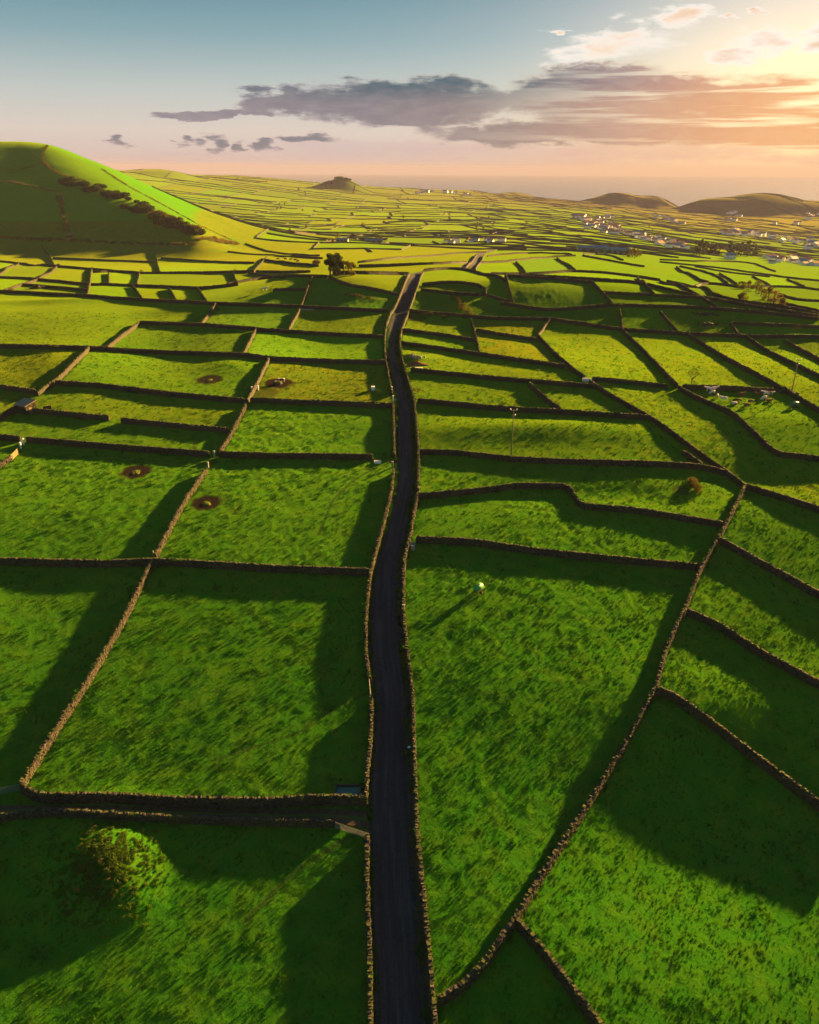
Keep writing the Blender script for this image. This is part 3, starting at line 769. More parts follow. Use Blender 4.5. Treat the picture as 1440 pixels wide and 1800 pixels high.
# road edges: from the wall tracks
L_PX = [(660,1900),(655,1800),(654,1693),(650,1560),(650,1469),(648,1412),(650,1363),(657,1297),(658,1228),(654,1190),(648,1140),(648,1083),(653,1033),(657,1003),(675,937),(692,870),(697,823),(697,750),(696,712),(687,660),(681,633),(680,587),(687,553),(701,530),(723,481)]
R_PX = [(760,1900),(754,1800),(741,1644),(732,1554),(724,1450),(720,1317),(717,1217),(708,1140),(704,1083),(703,1040),(704,983),(714,950),(722,900),(729,860),(730,800),(729,783),(726,745),(722,703),(708,655),(698,613),(701,580),(716,543),(730,510),(741,478)]
def edge(px):
    T = trace(px, 10.0); T = T[np.argsort(T[:, 1])]
    return T
EL_, ER_ = edge(L_PX), edge(R_PX)
# the road goes on over the crest, dips out of sight and shows again
far1, far2 = hit(822, 470), hit(842, 448)
end_l, end_r = EL_[-1], ER_[-1]
yy = np.arange(44, 700, 1.0)
def ext(E, side):
    Y = list(E[:, 1]); X = list(E[:, 0])
    w_ = 3.6 * side
    for q in ((far1[0] + w_, far1[1]), (far2[0] + w_, far2[1]), (far2[0] + 40 + w_, far2[1] + 260)):
        if q[1] > Y[-1] + 20: X.append(q[0]); Y.append(q[1])
    return np.array(Y), np.array(X)
_ly, _lx = ext(EL_, -1); _ry, _rx = ext(ER_, 1)
ROAD_END = min(_ly[-1], _ry[-1])
def road_x(Y): return np.interp(Y, _ly, _lx), np.interp(Y, _ry, _rx)
# lane edges (functions of X)
_lt = trace([(-60,1420),(0,1416),(67,1416),(200,1418),(300,1420),(480,1424),(560,1422),(650,1424)]); _lb = trace([(-60,1437),(0,1434),(90,1425),(215,1433),(340,1438),(480,1443),(590,1446),(650,1458)])
def lane_y(X): return np.interp(X, _lb[:, 0], _lb[:, 1]), np.interp(X, _lt[:, 0], _lt[:, 1])
LANE_X0, LANE_X1 = -70.0, float(road_x(77)[0])

# ------------------------------------------------------------------ field walls of the far plain
HILL_POLY = [(-50,240),(85,250),(200,298),(330,366),(450,440),(380,436),(0,428),(-50,428)]
def in_poly(x, y, poly):
    ins = False; j = len(poly) - 1
    for i in range(len(poly)):
        xi, yi = poly[i]; xj, yj = poly[j]
        if (yi > y) != (yj > y) and x < (xj - xi) * (y - yi) / (yj - yi) + xi: ins = not ins
        j = i
    return ins
def far_ok(X, Y):
    z = float(height(X, Y))
    if z < SEA + 6: return False
    px, py = project((X, Y, z))
    if not (-140 < px < 1580): return False
    lim = np.interp(px, [-200, 440, 480, 640, 860, 930, 1010, 1160, 1440, 1600], [426, 426, 444, 447, 441, 440, 443, 454, 460, 464])
    if py > lim or Y < 400: return False
    if in_poly(px, py, HILL_POLY) and Y < 1200: return False
    rx0, rx1 = road_x(Y)
    if Y < ROAD_END and rx0 - 2 < X < rx1 + 2: return False
    if abs(px - 1110) < 200 and False: return False
    return True
fr = random.Random(5)
rowsY = []; y_ = 430.0
while y_ < 4600:
    rowsY.append(y_); y_ += (26 + 0.046 * y_) * fr.uniform(0.7, 1.3)
def row_y(k_, X):
    Y0 = rowsY[k_]; s_ = 26 + 0.046 * Y0
    u = X / (Y0 + 80)
    t = min(max((u - 0.08) / 0.42, 0), 1); t = t * t * (3 - 2 * t)
    y = Y0 * (1 - 0.16 * t) + s_ * 0.9 * float(vnoise(np.array(X / 260.0 + 31 * (k_ // 3)), np.array(k_ * 0.35))) * 1.4
    return y + 0.05 * X * math.sin(k_ * 0.9)
FAR = []      # list of polylines (n,2), thickness/height scale
for k_ in range(len(rowsY) - 1):
    Y0 = rowsY[k_]; half = 0.60 * (Y0 + 80); X = -half
    while X < half:
        wdt = fr.uniform(30, 85) * (1 + Y0 / 1900)
        X2 = X + wdt
        ya = row_y(k_, X); yb = row_y(k_, X2); ym = row_y(k_, (X + X2) / 2)
        if fr.random() < 0.90 and far_ok(X, ya) and far_ok(X2, yb) and far_ok((X + X2) / 2, ym):
            FAR.append(('row', np.array([(X, ya), ((X + X2) / 2, ym), (X2, yb)])))
        u = X / (Y0 + 80)
        sl_ = (-0.75 if u > 0.1 else fr.uniform(-0.25, 0.25)) * (rowsY[k_ + 1] - Y0) * fr.uniform(0.6, 1.2)
        xt = X + sl_; yt = row_y(k_ + 1, xt)
        if far_ok(X, ya) and far_ok(xt, yt) and fr.random() < 0.92:
            FAR.append(('div', np.array([(X, ya), ((X + xt) / 2, (ya + yt) / 2), (xt, yt)])))
        if fr.random() < 0.22:       # a field split once more along its length
            yc = (ya + yt) / 2; yd = (yb + row_y(k_ + 1, X2)) / 2
            if far_ok(X, yc) and far_ok(X2, yd): FAR.append(('row', np.array([(X, yc), (X2, yd)])))
        X = X2
FAR.sort(key=lambda q: q[1][:, 1].mean())

# ------------------------------------------------------------------ ground sheet
vr = [math.log(25.0), math.log(55.0), math.log(85), math.log(100.0), math.log(110.0)]
v_ = math.log(114.0)
while v_ < math.log(7000.0):
    vr.append(v_)
    Yv = math.exp(v_) - 80
    v_ += 0.0024 if Yv < 240 else (0.0042 if Yv < 900 else 0.0078)
cu = np.concatenate([[-4.5, -2.5, -1.6, -1.1, -0.8, -0.68], np.linspace(-0.58, 0.58, 880), [0.68, 0.8, 1.1, 1.6, 2.5, 4.5]])
VR = np.array(vr); nr, nc = len(VR), len(cu)
UU, VV = np.meshgrid(cu, VR)
DD = np.exp(VV); GY = DD - 80; GX = UU * DD
GZ = height(GX, GY)
# fields as connected patches between the walls
wallmask = np.zeros((nr, nc), bool)
def stamp(P, wide):
    T, ln = densify(P, 0.35 if P[:, 1].mean() < 300 else 1.2)
    D = T[:, 1] + 80; ci = np.round((T[:, 0] / D - cu[6]) / (cu[7] - cu[6])).astype(int) + 6; ri = np.searchsorted(VR, np.log(D))
    for dr in range(-wide, wide + 1):
        for dc in range(-wide, wide + 1):
            r2 = np.clip(ri + dr, 0, nr - 1); c2 = np.clip(ci + dc, 0, nc - 1); wallmask[r2, c2] = True
for T in TR:
    if len(T) > 1:
        P_ = T[:, :2]; k0 = max(2.0, P_[0, 1] * 0.022); k1 = max(2.0, P_[-1, 1] * 0.022)      # close gateways so that each field is one patch
        d0 = (P_[0] - P_[1]) / max(np.linalg.norm(P_[0] - P_[1]), 1e-6); d1 = (P_[-1] - P_[-2]) / max(np.linalg.norm(P_[-1] - P_[-2]), 1e-6)
        stamp(np.concatenate([[P_[0] + d0 * k0], P_, [P_[-1] + d1 * k1]]), 1)
for _, P in FAR: stamp(np.concatenate([[P[0] + (P[0] - P[1]) * 0.08], P, [P[-1] + (P[-1] - P[-2]) * 0.08]]), 0 if P[0, 1] > 900 else 1)
rx0, rx1 = road_x(GY); on_road = (GX > rx0 - 0.2) & (GX < rx1 + 0.2) & (GY < ROAD_END) & (GY > 40)
ly0, ly1 = lane_y(GX); on_lane = (GY > ly0 - 0.2) & (GY < ly1 + 0.2) & (GX > LANE_X0) & (GX < LANE_X1 + 1)
with np.errstate(all='ignore'): _qx, _qy = project(np.stack([GX, GY, GZ], -1))
free = ~(wallmask | on_road) & (_qx > -8) & (_qx < 1448) & (_qy < 1815) & (GY > 40)
lab = np.full((nr, nc), -1, np.int32); par = []
def find(a):
    while par[a] != a:
        par[a] = par[par[a]]; a = par[a]
    return a
prev = []
for r_ in range(nr):
    f = free[r_]; d = np.diff(np.concatenate([[0], f.astype(np.int8), [0]]))
    st = np.nonzero(d == 1)[0]; en = np.nonzero(d == -1)[0]; cur = []; j = 0
    for a, b in zip(st, en):
        par.append(len(par)); idl = len(par) - 1
        while j < len(prev) and prev[j][1] <= a: j += 1
        q = j
        while q < len(prev) and prev[q][0] < b:
            ra, rb = find(prev[q][2]), find(idl)
            if ra != rb: par[max(ra, rb)] = min(ra, rb)
            q += 1
        cur.append((a, b, idl)); lab[r_, a:b] = idl
    prev = cur
root = np.array([find(i) for i in range(len(par))]); fieldid = np.where(lab >= 0, root[np.maximum(lab, 0)], 0)
frng = np.random.default_rng(3)
tints = np.stack([frng.uniform(0.82, 1.14, len(par)), frng.uniform(0.86, 1.10, len(par)), frng.uniform(0.7, 1.2, len(par))], 1)
dull = frng.random(len(par)); 
tints[dull < 0.12] *= (1.45, 0.86, 1.1); tints[(dull > 0.74)] *= (0.62, 0.72, 1.25); tints[(dull > 0.25) & (dull < 0.6)] *= (1.4, 1.16, 1.0)
def field_at(px, py):
    h_ = hit(px, py); D = h_[1] + 80
    r_, c_ = min(np.searchsorted(VR, math.log(D)), nr - 1), int(round((h_[0] / D - cu[6]) / (cu[7] - cu[6]))) + 6
    if not free[r_, c_]: raise ValueError
    return fieldid[r_, c_]
tints[np.bincount(fieldid[free]).argmax()] = (1.25, 1.0, 1.0)
SEEDS = {(560,665): (1.9, 0.86, 1.2), (900,570): (2.3, 0.88, 1.2), (890,605): (2.3, 0.9, 1.0), (990,515): (0.95, 0.88, 1.8), (450,555): (0.86, 1.02, 1.9), (480,525): (0.75, 0.95, 1.8),  # field colours; the right-hand yellows paint in the low sun's backlit glow
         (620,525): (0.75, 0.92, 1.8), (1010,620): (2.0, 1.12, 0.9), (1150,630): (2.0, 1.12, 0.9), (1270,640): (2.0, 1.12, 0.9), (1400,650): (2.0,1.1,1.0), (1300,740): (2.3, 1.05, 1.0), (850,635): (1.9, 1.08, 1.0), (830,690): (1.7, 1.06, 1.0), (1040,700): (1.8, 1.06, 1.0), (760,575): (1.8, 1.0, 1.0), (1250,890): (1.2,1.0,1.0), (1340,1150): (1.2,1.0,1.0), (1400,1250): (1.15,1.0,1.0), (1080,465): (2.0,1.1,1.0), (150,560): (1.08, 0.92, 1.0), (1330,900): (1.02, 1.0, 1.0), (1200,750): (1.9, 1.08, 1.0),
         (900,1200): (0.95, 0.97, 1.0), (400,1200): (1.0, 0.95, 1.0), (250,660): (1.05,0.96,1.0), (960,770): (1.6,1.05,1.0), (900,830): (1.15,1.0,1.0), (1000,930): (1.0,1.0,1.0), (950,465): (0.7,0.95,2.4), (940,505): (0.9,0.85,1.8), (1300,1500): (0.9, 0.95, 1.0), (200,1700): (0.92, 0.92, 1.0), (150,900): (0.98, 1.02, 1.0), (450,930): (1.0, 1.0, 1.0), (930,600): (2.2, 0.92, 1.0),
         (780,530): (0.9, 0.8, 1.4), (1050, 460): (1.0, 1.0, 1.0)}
_nf = np.unique(fieldid[free & (GY < 170)])        # the near pastures are all well grazed and much alike
tints[_nf] = np.stack([np.clip(tints[_nf, 0], 0.9, 1.12), np.clip(tints[_nf, 1], 0.95, 1.03), np.clip(tints[_nf, 2], 0.9, 1.1)], 1)
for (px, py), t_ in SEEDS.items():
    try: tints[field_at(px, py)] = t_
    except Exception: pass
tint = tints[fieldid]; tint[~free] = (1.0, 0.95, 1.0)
# hay meadows show mowing swaths; the far plain's backlit yellow is painted into its tint
mow = frng.random(len(par)); mang = frng.uniform(-0.5, 0.5, len(par)) + np.where(frng.random(len(par)) < 0.5, 0, 1.57)
_m = mow[fieldid] < 0.45; _a = mang[fieldid]
sw = np.sin((GX * np.cos(_a) + GY * np.sin(_a)) * 2 * np.pi / 3.4 + 2 * vnoise(GX / 25, GY / 25))
tint = tint * (1 + 0.055 * (sw * _m * (GY < 420))[..., None])
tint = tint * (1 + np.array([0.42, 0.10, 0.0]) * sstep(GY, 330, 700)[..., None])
# smooth the tint a little across borders
for _ in range(2):
    tint[1:-1] = (tint[:-2] + tint[1:-1] * 2 + tint[2:]) / 4; tint[:, 1:-1] = (tint[:, :-2] + tint[:, 1:-1] * 2 + tint[:, 2:]) / 4
# the hill flank has rough brown grass, the built-up far shore is brown, the coast painted hazy purple
far_brown = sstep(GY, 1400, 2600) * sstep(GX / DD, 0.16, 0.36)
tint = tint * (1 - far_brown[..., None]) + far_brown[..., None] * np.array([2.6, 0.75, 5.0]) * (0.55 + 0.5 * tint)
coast = sstep(GY, 2500, 3300)[..., None] * (0.45 + 0.55 * sstep(GX / DD, -0.05, 0.2)[..., None])
tint = tint * (1 - coast) + coast * np.array([1.7, 0.30, 7.0])  # coastal scrub brown pushed purple to put distant haze in the colour
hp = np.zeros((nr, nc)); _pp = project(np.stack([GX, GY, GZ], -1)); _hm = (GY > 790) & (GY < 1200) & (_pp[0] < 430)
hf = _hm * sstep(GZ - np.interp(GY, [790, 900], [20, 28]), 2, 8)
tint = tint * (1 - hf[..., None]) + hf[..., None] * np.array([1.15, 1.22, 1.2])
# mud
mud = np.zeros((nr, nc))
def ring(px, py, r1, r0, power=1.0):
    h_ = hit(px, py); rr = np.hypot(GX - h_[0], GY - h_[1]) * (1 + 0.25 * vnoise(GX * 0.9, GY * 0.9))
    mud[:] = np.maximum(mud, (1 - sstep(rr, r1 * 0.8, r1 * 1.15)) * sstep(rr, r0 * 0.7, r0 * 1.2) * power)
    return h_
ring(240, 829, 3.7, 0.9); ring(362, 884, 3.4, 0.8); ring(369, 667, 4.2, 0.7, 0.95); ring(490, 673, 4.6, 0.0)
def path(px, wd, power):
    T = trace(px, 6.0); T2, _l = densify(T[:, :2], 0.4)
    b = (GX > T2[:, 0].min() - 3) & (GX < T2[:, 0].max() + 3) & (GY > T2[:, 1].min() - 3) & (GY < T2[:, 1].max() + 3); ii_ = np.nonzero(b)
    qx, qy = GX[ii_], GY[ii_]; dm = np.full(len(qx), 99.0)
    for a_ in range(0, len(T2), 40): dm = np.minimum(dm, np.sqrt((qx[:, None] - T2[None, a_:a_ + 40, 0]) ** 2 + (qy[:, None] - T2[None, a_:a_ + 40, 1]) ** 2).min(1))
    mud[ii_] = np.maximum(mud[ii_], (1 - sstep(dm, wd * .4, wd)) * power)
path([(372, 818), (300, 812), (200, 803), (60, 797)], 0.35, 0.62); path([(372, 824), (300, 818), (200, 808), (60, 801)], 0.35, 0.62)
path([(688, 814), (660, 822), (620, 845), (585, 880), (560, 940)], 0.5, 0.6); path([(445, 702), (520, 703), (600, 700), (655, 686)], 0.6, 0.6)
path([(640, 1462), (600, 1480), (520, 1530), (430, 1620)], 0.5, 0.55); path([(652, 1215), (600, 1240), (520, 1290), (380, 1335)], 0.45, 0.5)
path([(735, 872), (800, 880), (900, 890), (1010, 905)], 0.4, 0.45); path([(1174, 684), (1130, 700), (1080, 720), (1010, 726)], 0.5, 0.5)
for q in ((462, 690, 5.0), (840, 1036, 1.1), (690, 812, 1.5), (1200, 862, 2.5), (372, 812, 1.6), (730, 560, 5), (445, 700, 2.5)): ring(q[0], q[1], q[2], 0, 0.6)
tint_m = tint
# soft tufts as real relief
near = 1 - sstep(GY, 300, 520)
tuft = fbm(GX / 0.95, GY / 0.95, 2, 0.5) * 0.14 + np.maximum(fbm(GX / 2.1 + 40, GY / 2.1, 3), 0.02) * 0.26
patch = 0.35 + 0.9 * sstep(fbm(GX / 38 + 9, GY / 38, 3), -0.25, 0.35)
tuft = tuft * patch * near * np.interp(GY, [60, 110, 170], [0.26, 0.38, 0.75])
dist_r = np.minimum(np.abs(GX - rx0), np.abs(GX - rx1)); tuft = np.where(GY < ROAD_END, tuft * sstep(dist_r, 0.3, 2.0), tuft)
tuft = np.where(on_road | on_lane, 0, tuft) * (1 - mud * 0.7)
GZ = GZ + tuft
GZ = np.where(on_road, GZ - 0.20, GZ); GZ = np.where(on_lane & ~on_road, GZ - 0.12, GZ)
idx = np.arange(nr * nc).reshape(nr, nc)
GF = np.stack([idx[:-1, :-1], idx[:-1, 1:], idx[1:, 1:], idx[1:, :-1]], -1).reshape(-1, 4)
ground = mesh_np('ground', np.stack([GX, GY, GZ], -1), GF, MAT['pasture'], smooth=True)
tag(ground, kind='structure')
def col_attr(me, name, A):
    a = me.attributes.new(name, 'FLOAT_COLOR', 'POINT')
    A = np.concatenate([A.reshape(-1, 3), np.ones((A.size // 3, 1))], 1).astype(np.float32); a.data.foreach_set('color', A.ravel())
def f_attr(me, name, A):
    a = me.attributes.new(name, 'FLOAT', 'POINT'); a.data.foreach_set('value', A.astype(np.float32).ravel())
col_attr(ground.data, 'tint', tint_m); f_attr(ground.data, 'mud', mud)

# a wide apron behind and beside the picture so that the land goes on
# sea
SEA_R = 25000.0
sg = np.concatenate([-np.geomspace(SEA_R, 400, 14), [0], np.geomspace(400, SEA_R, 14)])
sx, sy = np.meshgrid(sg, sg + 0.0)
ii = np.arange(len(sg) ** 2).reshape(len(sg), len(sg))
sea = mesh_np('sea', np.stack([sx, sy, np.full_like(sx, SEA)], -1), np.stack([ii[:-1, :-1], ii[:-1, 1:], ii[1:, 1:], ii[1:, :-1]], -1).reshape(-1, 4), MAT['sea_water'])
tag(sea, kind='structure')

# ------------------------------------------------------------------ road and lane
def strip(name, mat, A, B, n_across, lift, crown=0.05):
    """A, B (n,2) matching edge points"""
    t = np.linspace(0, 1, n_across)
    P = A[:, None, :] * (1 - t[None, :, None]) + B[:, None, :] * t[None, :, None]
    Z = height(P[..., 0], P[..., 1])
    # level the carriageway across: a road is cut flat
    Zm = Z.mean(1, keepdims=True) * 0.7 + Z * 0.3
    Z = np.maximum(Zm, Z - 0.05) + lift + crown * (1 - (2 * t[None] - 1) ** 2)
    V = np.concatenate([P, Z[..., None]], -1); n_ = len(A)
    ii = np.arange(n_ * n_across).reshape(n_, n_across)
    o = mesh_np(name, V, np.stack([ii[:-1, :-1], ii[:-1, 1:], ii[1:, 1:], ii[1:, :-1]], -1).reshape(-1, 4), mat, smooth=True)
    along = np.concatenate([[0], np.cumsum(np.linalg.norm(np.diff((A + B) / 2, axis=0), axis=1))])
    rc = np.stack([np.broadcast_to(t[None], Z.shape), np.broadcast_to(along[:, None], Z.shape), np.zeros_like(Z)], -1)
    a = o.data.attributes.new('rc', 'FLOAT_VECTOR', 'POINT'); a.data.foreach_set('vector', rc.astype(np.float32).ravel())
    return tag(o, kind='structure')
yy = np.concatenate([np.arange(20, 420, 1.0), np.arange(420, ROAD_END, 4.0)])
a0, a1 = road_x(yy)
road = strip('road', MAT['asphalt'], np.stack([a0 - 0.3, yy], 1), np.stack([a1 + 0.3, yy], 1), 13, 0.02)
xx = np.arange(LANE_X0, LANE_X1 + 0.6, 0.8); b0, b1 = lane_y(xx)
lane = strip('lane', MAT['lane_dirt'], np.stack([xx, b0 - 0.1], 1)[::-1], np.stack([xx, b1 + 0.1], 1)[::-1], 7, -0.01, 0.03)

# ------------------------------------------------------------------ dry stone walls
wr = np.random.default_rng(21)
BOXV = np.array([(-1, -1, -1), (1, -1, -1), (1, 1, -1), (-1, 1, -1), (-1, -1, 1), (1, -1, 1), (1, 1, 1), (-1, 1, 1)], float) / 2
BOXF = np.array([(3, 2, 1, 0), (4, 5, 6, 7), (0, 1, 5, 4), (1, 2, 6, 5), (2, 3, 7, 6), (3, 0, 4, 7)])
def along(P, s):
    seg = np.linalg.norm(np.diff(P, axis=0), axis=1); c_ = np.concatenate([[0], np.cumsum(seg)])
    x = np.interp(s, c_, P[:, 0]); y = np.interp(s, c_, P[:, 1])
    x2 = np.interp(np.minimum(s + 0.4, c_[-1]), c_, P[:, 0]); y2 = np.interp(np.minimum(s + 0.4, c_[-1]), c_, P[:, 1])
    x1 = np.interp(np.maximum(s - 0.4, 0), c_, P[:, 0]); y1 = np.interp(np.maximum(s - 0.4, 0), c_, P[:, 1])
    t = np.stack([x2 - x1, y2 - y1], -1); t /= np.maximum(np.linalg.norm(t, axis=-1, keepdims=True), 1e-6)
    return x, y, t, c_[-1]
def smooth_track(T):
    P = T[:, :2].copy()
    if len(P) > 3:
        for _ in range(1): P[1:-1] = (P[:-2] + 2 * P[1:-1] + P[2:]) / 4
    return P
def blocks(C, Sz, tg, tilt=0.12, jit=0.16):
    n_ = len(C)
    V = BOXV[None] * Sz[:, None, :] * (1 + wr.uniform(-jit, jit, (n_, 8, 3)))
    a = wr.normal(0, tilt, n_); b = wr.normal(0, tilt, n_)
    V[..., 2], V[..., 0] = V[..., 2] + V[..., 0] * a[:, None], V[..., 0] - V[..., 2] * a[:, None]
    V[..., 2], V[..., 1] = V[..., 2] + V[..., 1] * b[:, None], V[..., 1] - V[..., 2] * b[:, None]
    yw = wr.normal(0, 0.12, n_); tx = tg[:, 0] * np.cos(yw) - tg[:, 1] * np.sin(yw); ty = tg[:, 0] * np.sin(yw) + tg[:, 1] * np.cos(yw)
    Wx = V[..., 0] * tx[:, None] - V[..., 1] * ty[:, None]; Wy = V[..., 0] * ty[:, None] + V[..., 1] * tx[:, None]
    VV_ = np.stack([Wx, Wy, V[..., 2]], -1) + C[:, None, :]
    F = BOXF[None] + (np.arange(n_) * 8)[:, None, None]
    return VV_.reshape(-1, 3), F.reshape(-1, 4)
def ribbon(P, hgt, thick, step, jit):
    s_end = np.linalg.norm(np.diff(P, axis=0), axis=1).sum(); n_ = max(2, int(s_end / step) + 1)
    s = np.linspace(0, s_end, n_); x, y, t, _ = along(P, s); nrm = np.stack([-t[:, 1], t[:, 0]], -1)
    prof = [(-0.62, -0.3), (-0.5, 0.55), (-0.36, 0.96), (0.0, 1.06), (0.36, 0.96), (0.5, 0.55), (0.62, -0.3)]
    hs = hgt * (1 + 0.30 * vnoise(s / 3.1 + wr.random() * 90, s * 0 + 3.3) + 0.25 * vnoise(s / 0.9 + 7, s * 0 + 1.7))
    V = []
    for (o_, z_) in prof:
        off = o_ * thick + wr.uniform(-jit, jit, n_); X = x + nrm[:, 0] * off; Y = y + nrm[:, 1] * off
        Z = height(x, y) + (z_ * hs if z_ > 0 else z_) + (wr.uniform(-jit, jit, n_) if z_ > 0 else 0)
        V.append(np.stack([X, Y, Z], -1))
    V = np.stack(V, 1); m_ = len(prof); ii = np.arange(n_ * m_).reshape(n_, m_)
    F = np.stack([ii[:-1, :-1], ii[:-1, 1:], ii[1:, 1:], ii[1:, :-1]], -1).reshape(-1, 4)
    caps = []
    for b in (0, (n_ - 1) * m_): caps += [(b, b + 1, b + 5, b + 6), (b + 1, b + 2, b + 4, b + 5), (b + 2, b + 3, b + 4, b + 4)]
    caps = [c_ for c_ in caps if len(set(c_)) == 4]
    return V.reshape(-1, 3), np.concatenate([F, np.array(caps)])
def rubble(P, hgt, thick, size):
    L = np.linalg.norm(np.diff(P, axis=0), axis=1).sum(); C = []; Sz = []; TT = []
    course = size * 0.78; ncs = max(3, int(hgt / course))
    for k_ in range(ncs):
        zc = (k_ + 0.5) * hgt / ncs; inset = thick * 0.5 * (1 - 0.26 * zc / hgt) - size * 0.30
        for sd in (-1, 1):
            s = np.cumsum(wr.uniform(0.75, 1.5, int(L / size) + 2) * size); s = s[s < L]
            if not len(s): continue
            x, y, t, _ = along(P, s); nrm = np.stack([-t[:, 1], t[:, 0]], -1)
            off = sd * inset + wr.normal(0, 0.045, len(s))
            C.append(np.stack([x + nrm[:, 0] * off, y + nrm[:, 1] * off, height(x, y) + zc + wr.normal(0, 0.03, len(s))], -1))
            Sz.append(np.stack([wr.uniform(0.8, 1.45, len(s)) * size, wr.uniform(0.8, 1.2, len(s)) * size * 0.95, wr.uniform(0.85, 1.25, len(s)) * hgt / ncs], -1)); TT.append(t)
    return np.concatenate(C), np.concatenate(Sz), np.concatenate(TT)
def cope_line(P, hgt, thick, size):
    L = np.linalg.norm(np.diff(P, axis=0), axis=1).sum()
    s = np.cumsum(wr.uniform(0.7, 1.25, int(L / size * 1.4) + 2) * size); s = s[s < L - 0.1]
    x, y, t, _ = along(P, s); nrm = np.stack([-t[:, 1], t[:, 0]], -1); off = wr.normal(0, 0.06, len(s))
    C = np.stack([x + nrm[:, 0] * off, y + nrm[:, 1] * off, height(x, y) + hgt + size * 0.18 + wr.normal(0, 0.05, len(s))], -1)
    Sz = np.stack([wr.uniform(0.7, 1.1, len(s)) * size, thick * wr.uniform(0.62, 0.95, len(s)), wr.uniform(0.5, 1.0, len(s)) * size * 0.8], -1)
    return C, Sz, t
COPE = []                      # candidate coping stones of the nearest walls: parts of their own
wall_objs = []
for (lab_, hgt, pts), T in zip(WALLS, TR):
    if len(T) < 2: continue
    P = smooth_track(T); Ym = T[:, 1].min()
    if Ym < 190:
        e0 = T[0]; root_ = empty('stone_wall', (float(e0[0]), float(e0[1]), float(height(e0[0], e0[1]))))
        tag(root_, lab_, 'stone wall', 'dry stone field walls', 'thing')
        o0 = np.array(root_.location)
        size = 0.27 if Ym < 110 else 0.36
        V, F = ribbon(P, hgt * 0.86, 0.30, 0.8, 0.04)
        C, Sz, TT = rubble(P, hgt, 0.52, size); V2, F2 = blocks(C, Sz, TT)
        c1, s1, t1 = cope_line(P, hgt, 0.48, 0.32)
        if Ym < 95:
            far_ = c1[:, 1] > 86; 
            for q in np.nonzero(~far_)[0]: COPE.append((root_, c1[q], s1[q], t1[q]))
            c1, s1, t1 = c1[far_], s1[far_], t1[far_]
        parts = [(V, F), (V2, F2)]
        if len(c1): parts.append(blocks(c1, s1, t1, 0.2, 0.22))
        base = 0; AV = []; AF = []
        for v__, f__ in parts: AV.append(v__); AF.append(f__ + base); base += len(v__)
        o = mesh_np('stones', np.concatenate(AV) - o0, np.concatenate(AF), MAT['basalt'], root_)
        tag(o, kind='stuff')
        wall_objs.append(root_)
    else:
        V, F = ribbon(P, hgt * 1.0, 0.52, 0.75, 0.07)
        c1, s1, t1 = cope_line(P, hgt, 0.5, 0.5); V2, F2 = blocks(c1, s1, t1, 0.25, 0.25)
        o0 = V[0]
        o = mesh_np('stone_wall', np.concatenate([V, V2]) - o0, np.concatenate([F, F2 + len(V)]), MAT['basalt'])
        o.location = tuple(map(float, o0)); tag(o, lab_, 'stone wall', 'dry stone field walls', 'thing'); wall_objs.append(o)
# individual coping stones, four shared shapes
shapes = []
for k_ in range(4):
    v__ = BOXV * (1 + wr.uniform(-0.28, 0.28, (8, 3))); v__[:, 0] += v__[:, 2] * wr.uniform(-0.3, 0.3)
    shapes.append(mesh_np('coping_stone', v__, BOXF, MAT['basalt'], link_it=False))
COPE.sort(key=lambda q: q[1][1]); 
for k_, (rt, c_, s_, t_) in enumerate(COPE[:295]):
    o = bpy.data.objects.new('coping_stone', shapes[k_ % 4]); link(o, rt)
    o.location = tuple(float(a) - float(b) for a, b in zip(c_, rt.location)); o.scale = tuple(map(float, s_ * 1.08))
    o.rotation_euler = (wr.normal(0, 0.12), wr.normal(0, 0.14), math.atan2(t_[1], t_[0]) + wr.normal(0, 0.12))
left_over = {}
for (rt, c_, s_, t_) in COPE[295:]: left_over.setdefault(rt.name, [rt, [], [], []]); q = left_over[rt.name]; q[1].append(c_); q[2].append(s_); q[3].append(t_)
for rt, a, b, c_ in left_over.values():
    V, F = blocks(np.array(a), np.array(b), np.array(c_), 0.2, 0.22)
    tag(mesh_np('coping_rubble', V - np.array(rt.location), F, MAT['basalt'], rt), kind='stuff')

# far plain: the nearest couple of hundred walls singly, the rest as one mass
REGL = [(-1e9, -0.2, 'below the hill at left'), (-0.2, 0.02, 'in the middle of the plain'), (0.02, 0.25, 'right of the road crest'), (0.25, 9, 'at the far right')]
restV = []; restF = []; base = 0; cnt = 0
for kind, P in FAR:
    Ym = P[:, 1].mean(); hg = 1.45; th = 0.8 * (1 + Ym / 1800)
    V, F = ribbon(P, hg, th, 3.0 if Ym < 700 else 12.0, 0.14 if Ym < 900 else 0.3)
    if cnt < 150:
        cnt += 1; u = P[:, 0].mean() / (Ym + 80)
        where = [n_ for a, b, n_ in REGL if a <= u < b][0]
        what = 'low dark wall along the rows of small far fields' if kind == 'row' else 'short dark wall dividing small far fields'
        o0 = V[0]; o = mesh_np('field_wall', V - o0, F, MAT['basalt']); o.location = tuple(map(float, o0))
        tag(o, f'{what} {where}', 'field wall', 'walls of the far field patchwork', 'thing')
    else:
        restV.append(V); restF.append(F + base); base += len(V)
o = mesh_np('far_field_walls', np.concatenate(restV), np.concatenate(restF), MAT['basalt'])
tag(o, 'dark web of countless walls across the distant plain of small fields', 'field walls', kind='stuff')
print('FAR walls', len(FAR), 'ground verts', nr * nc, 'coping', len(COPE))

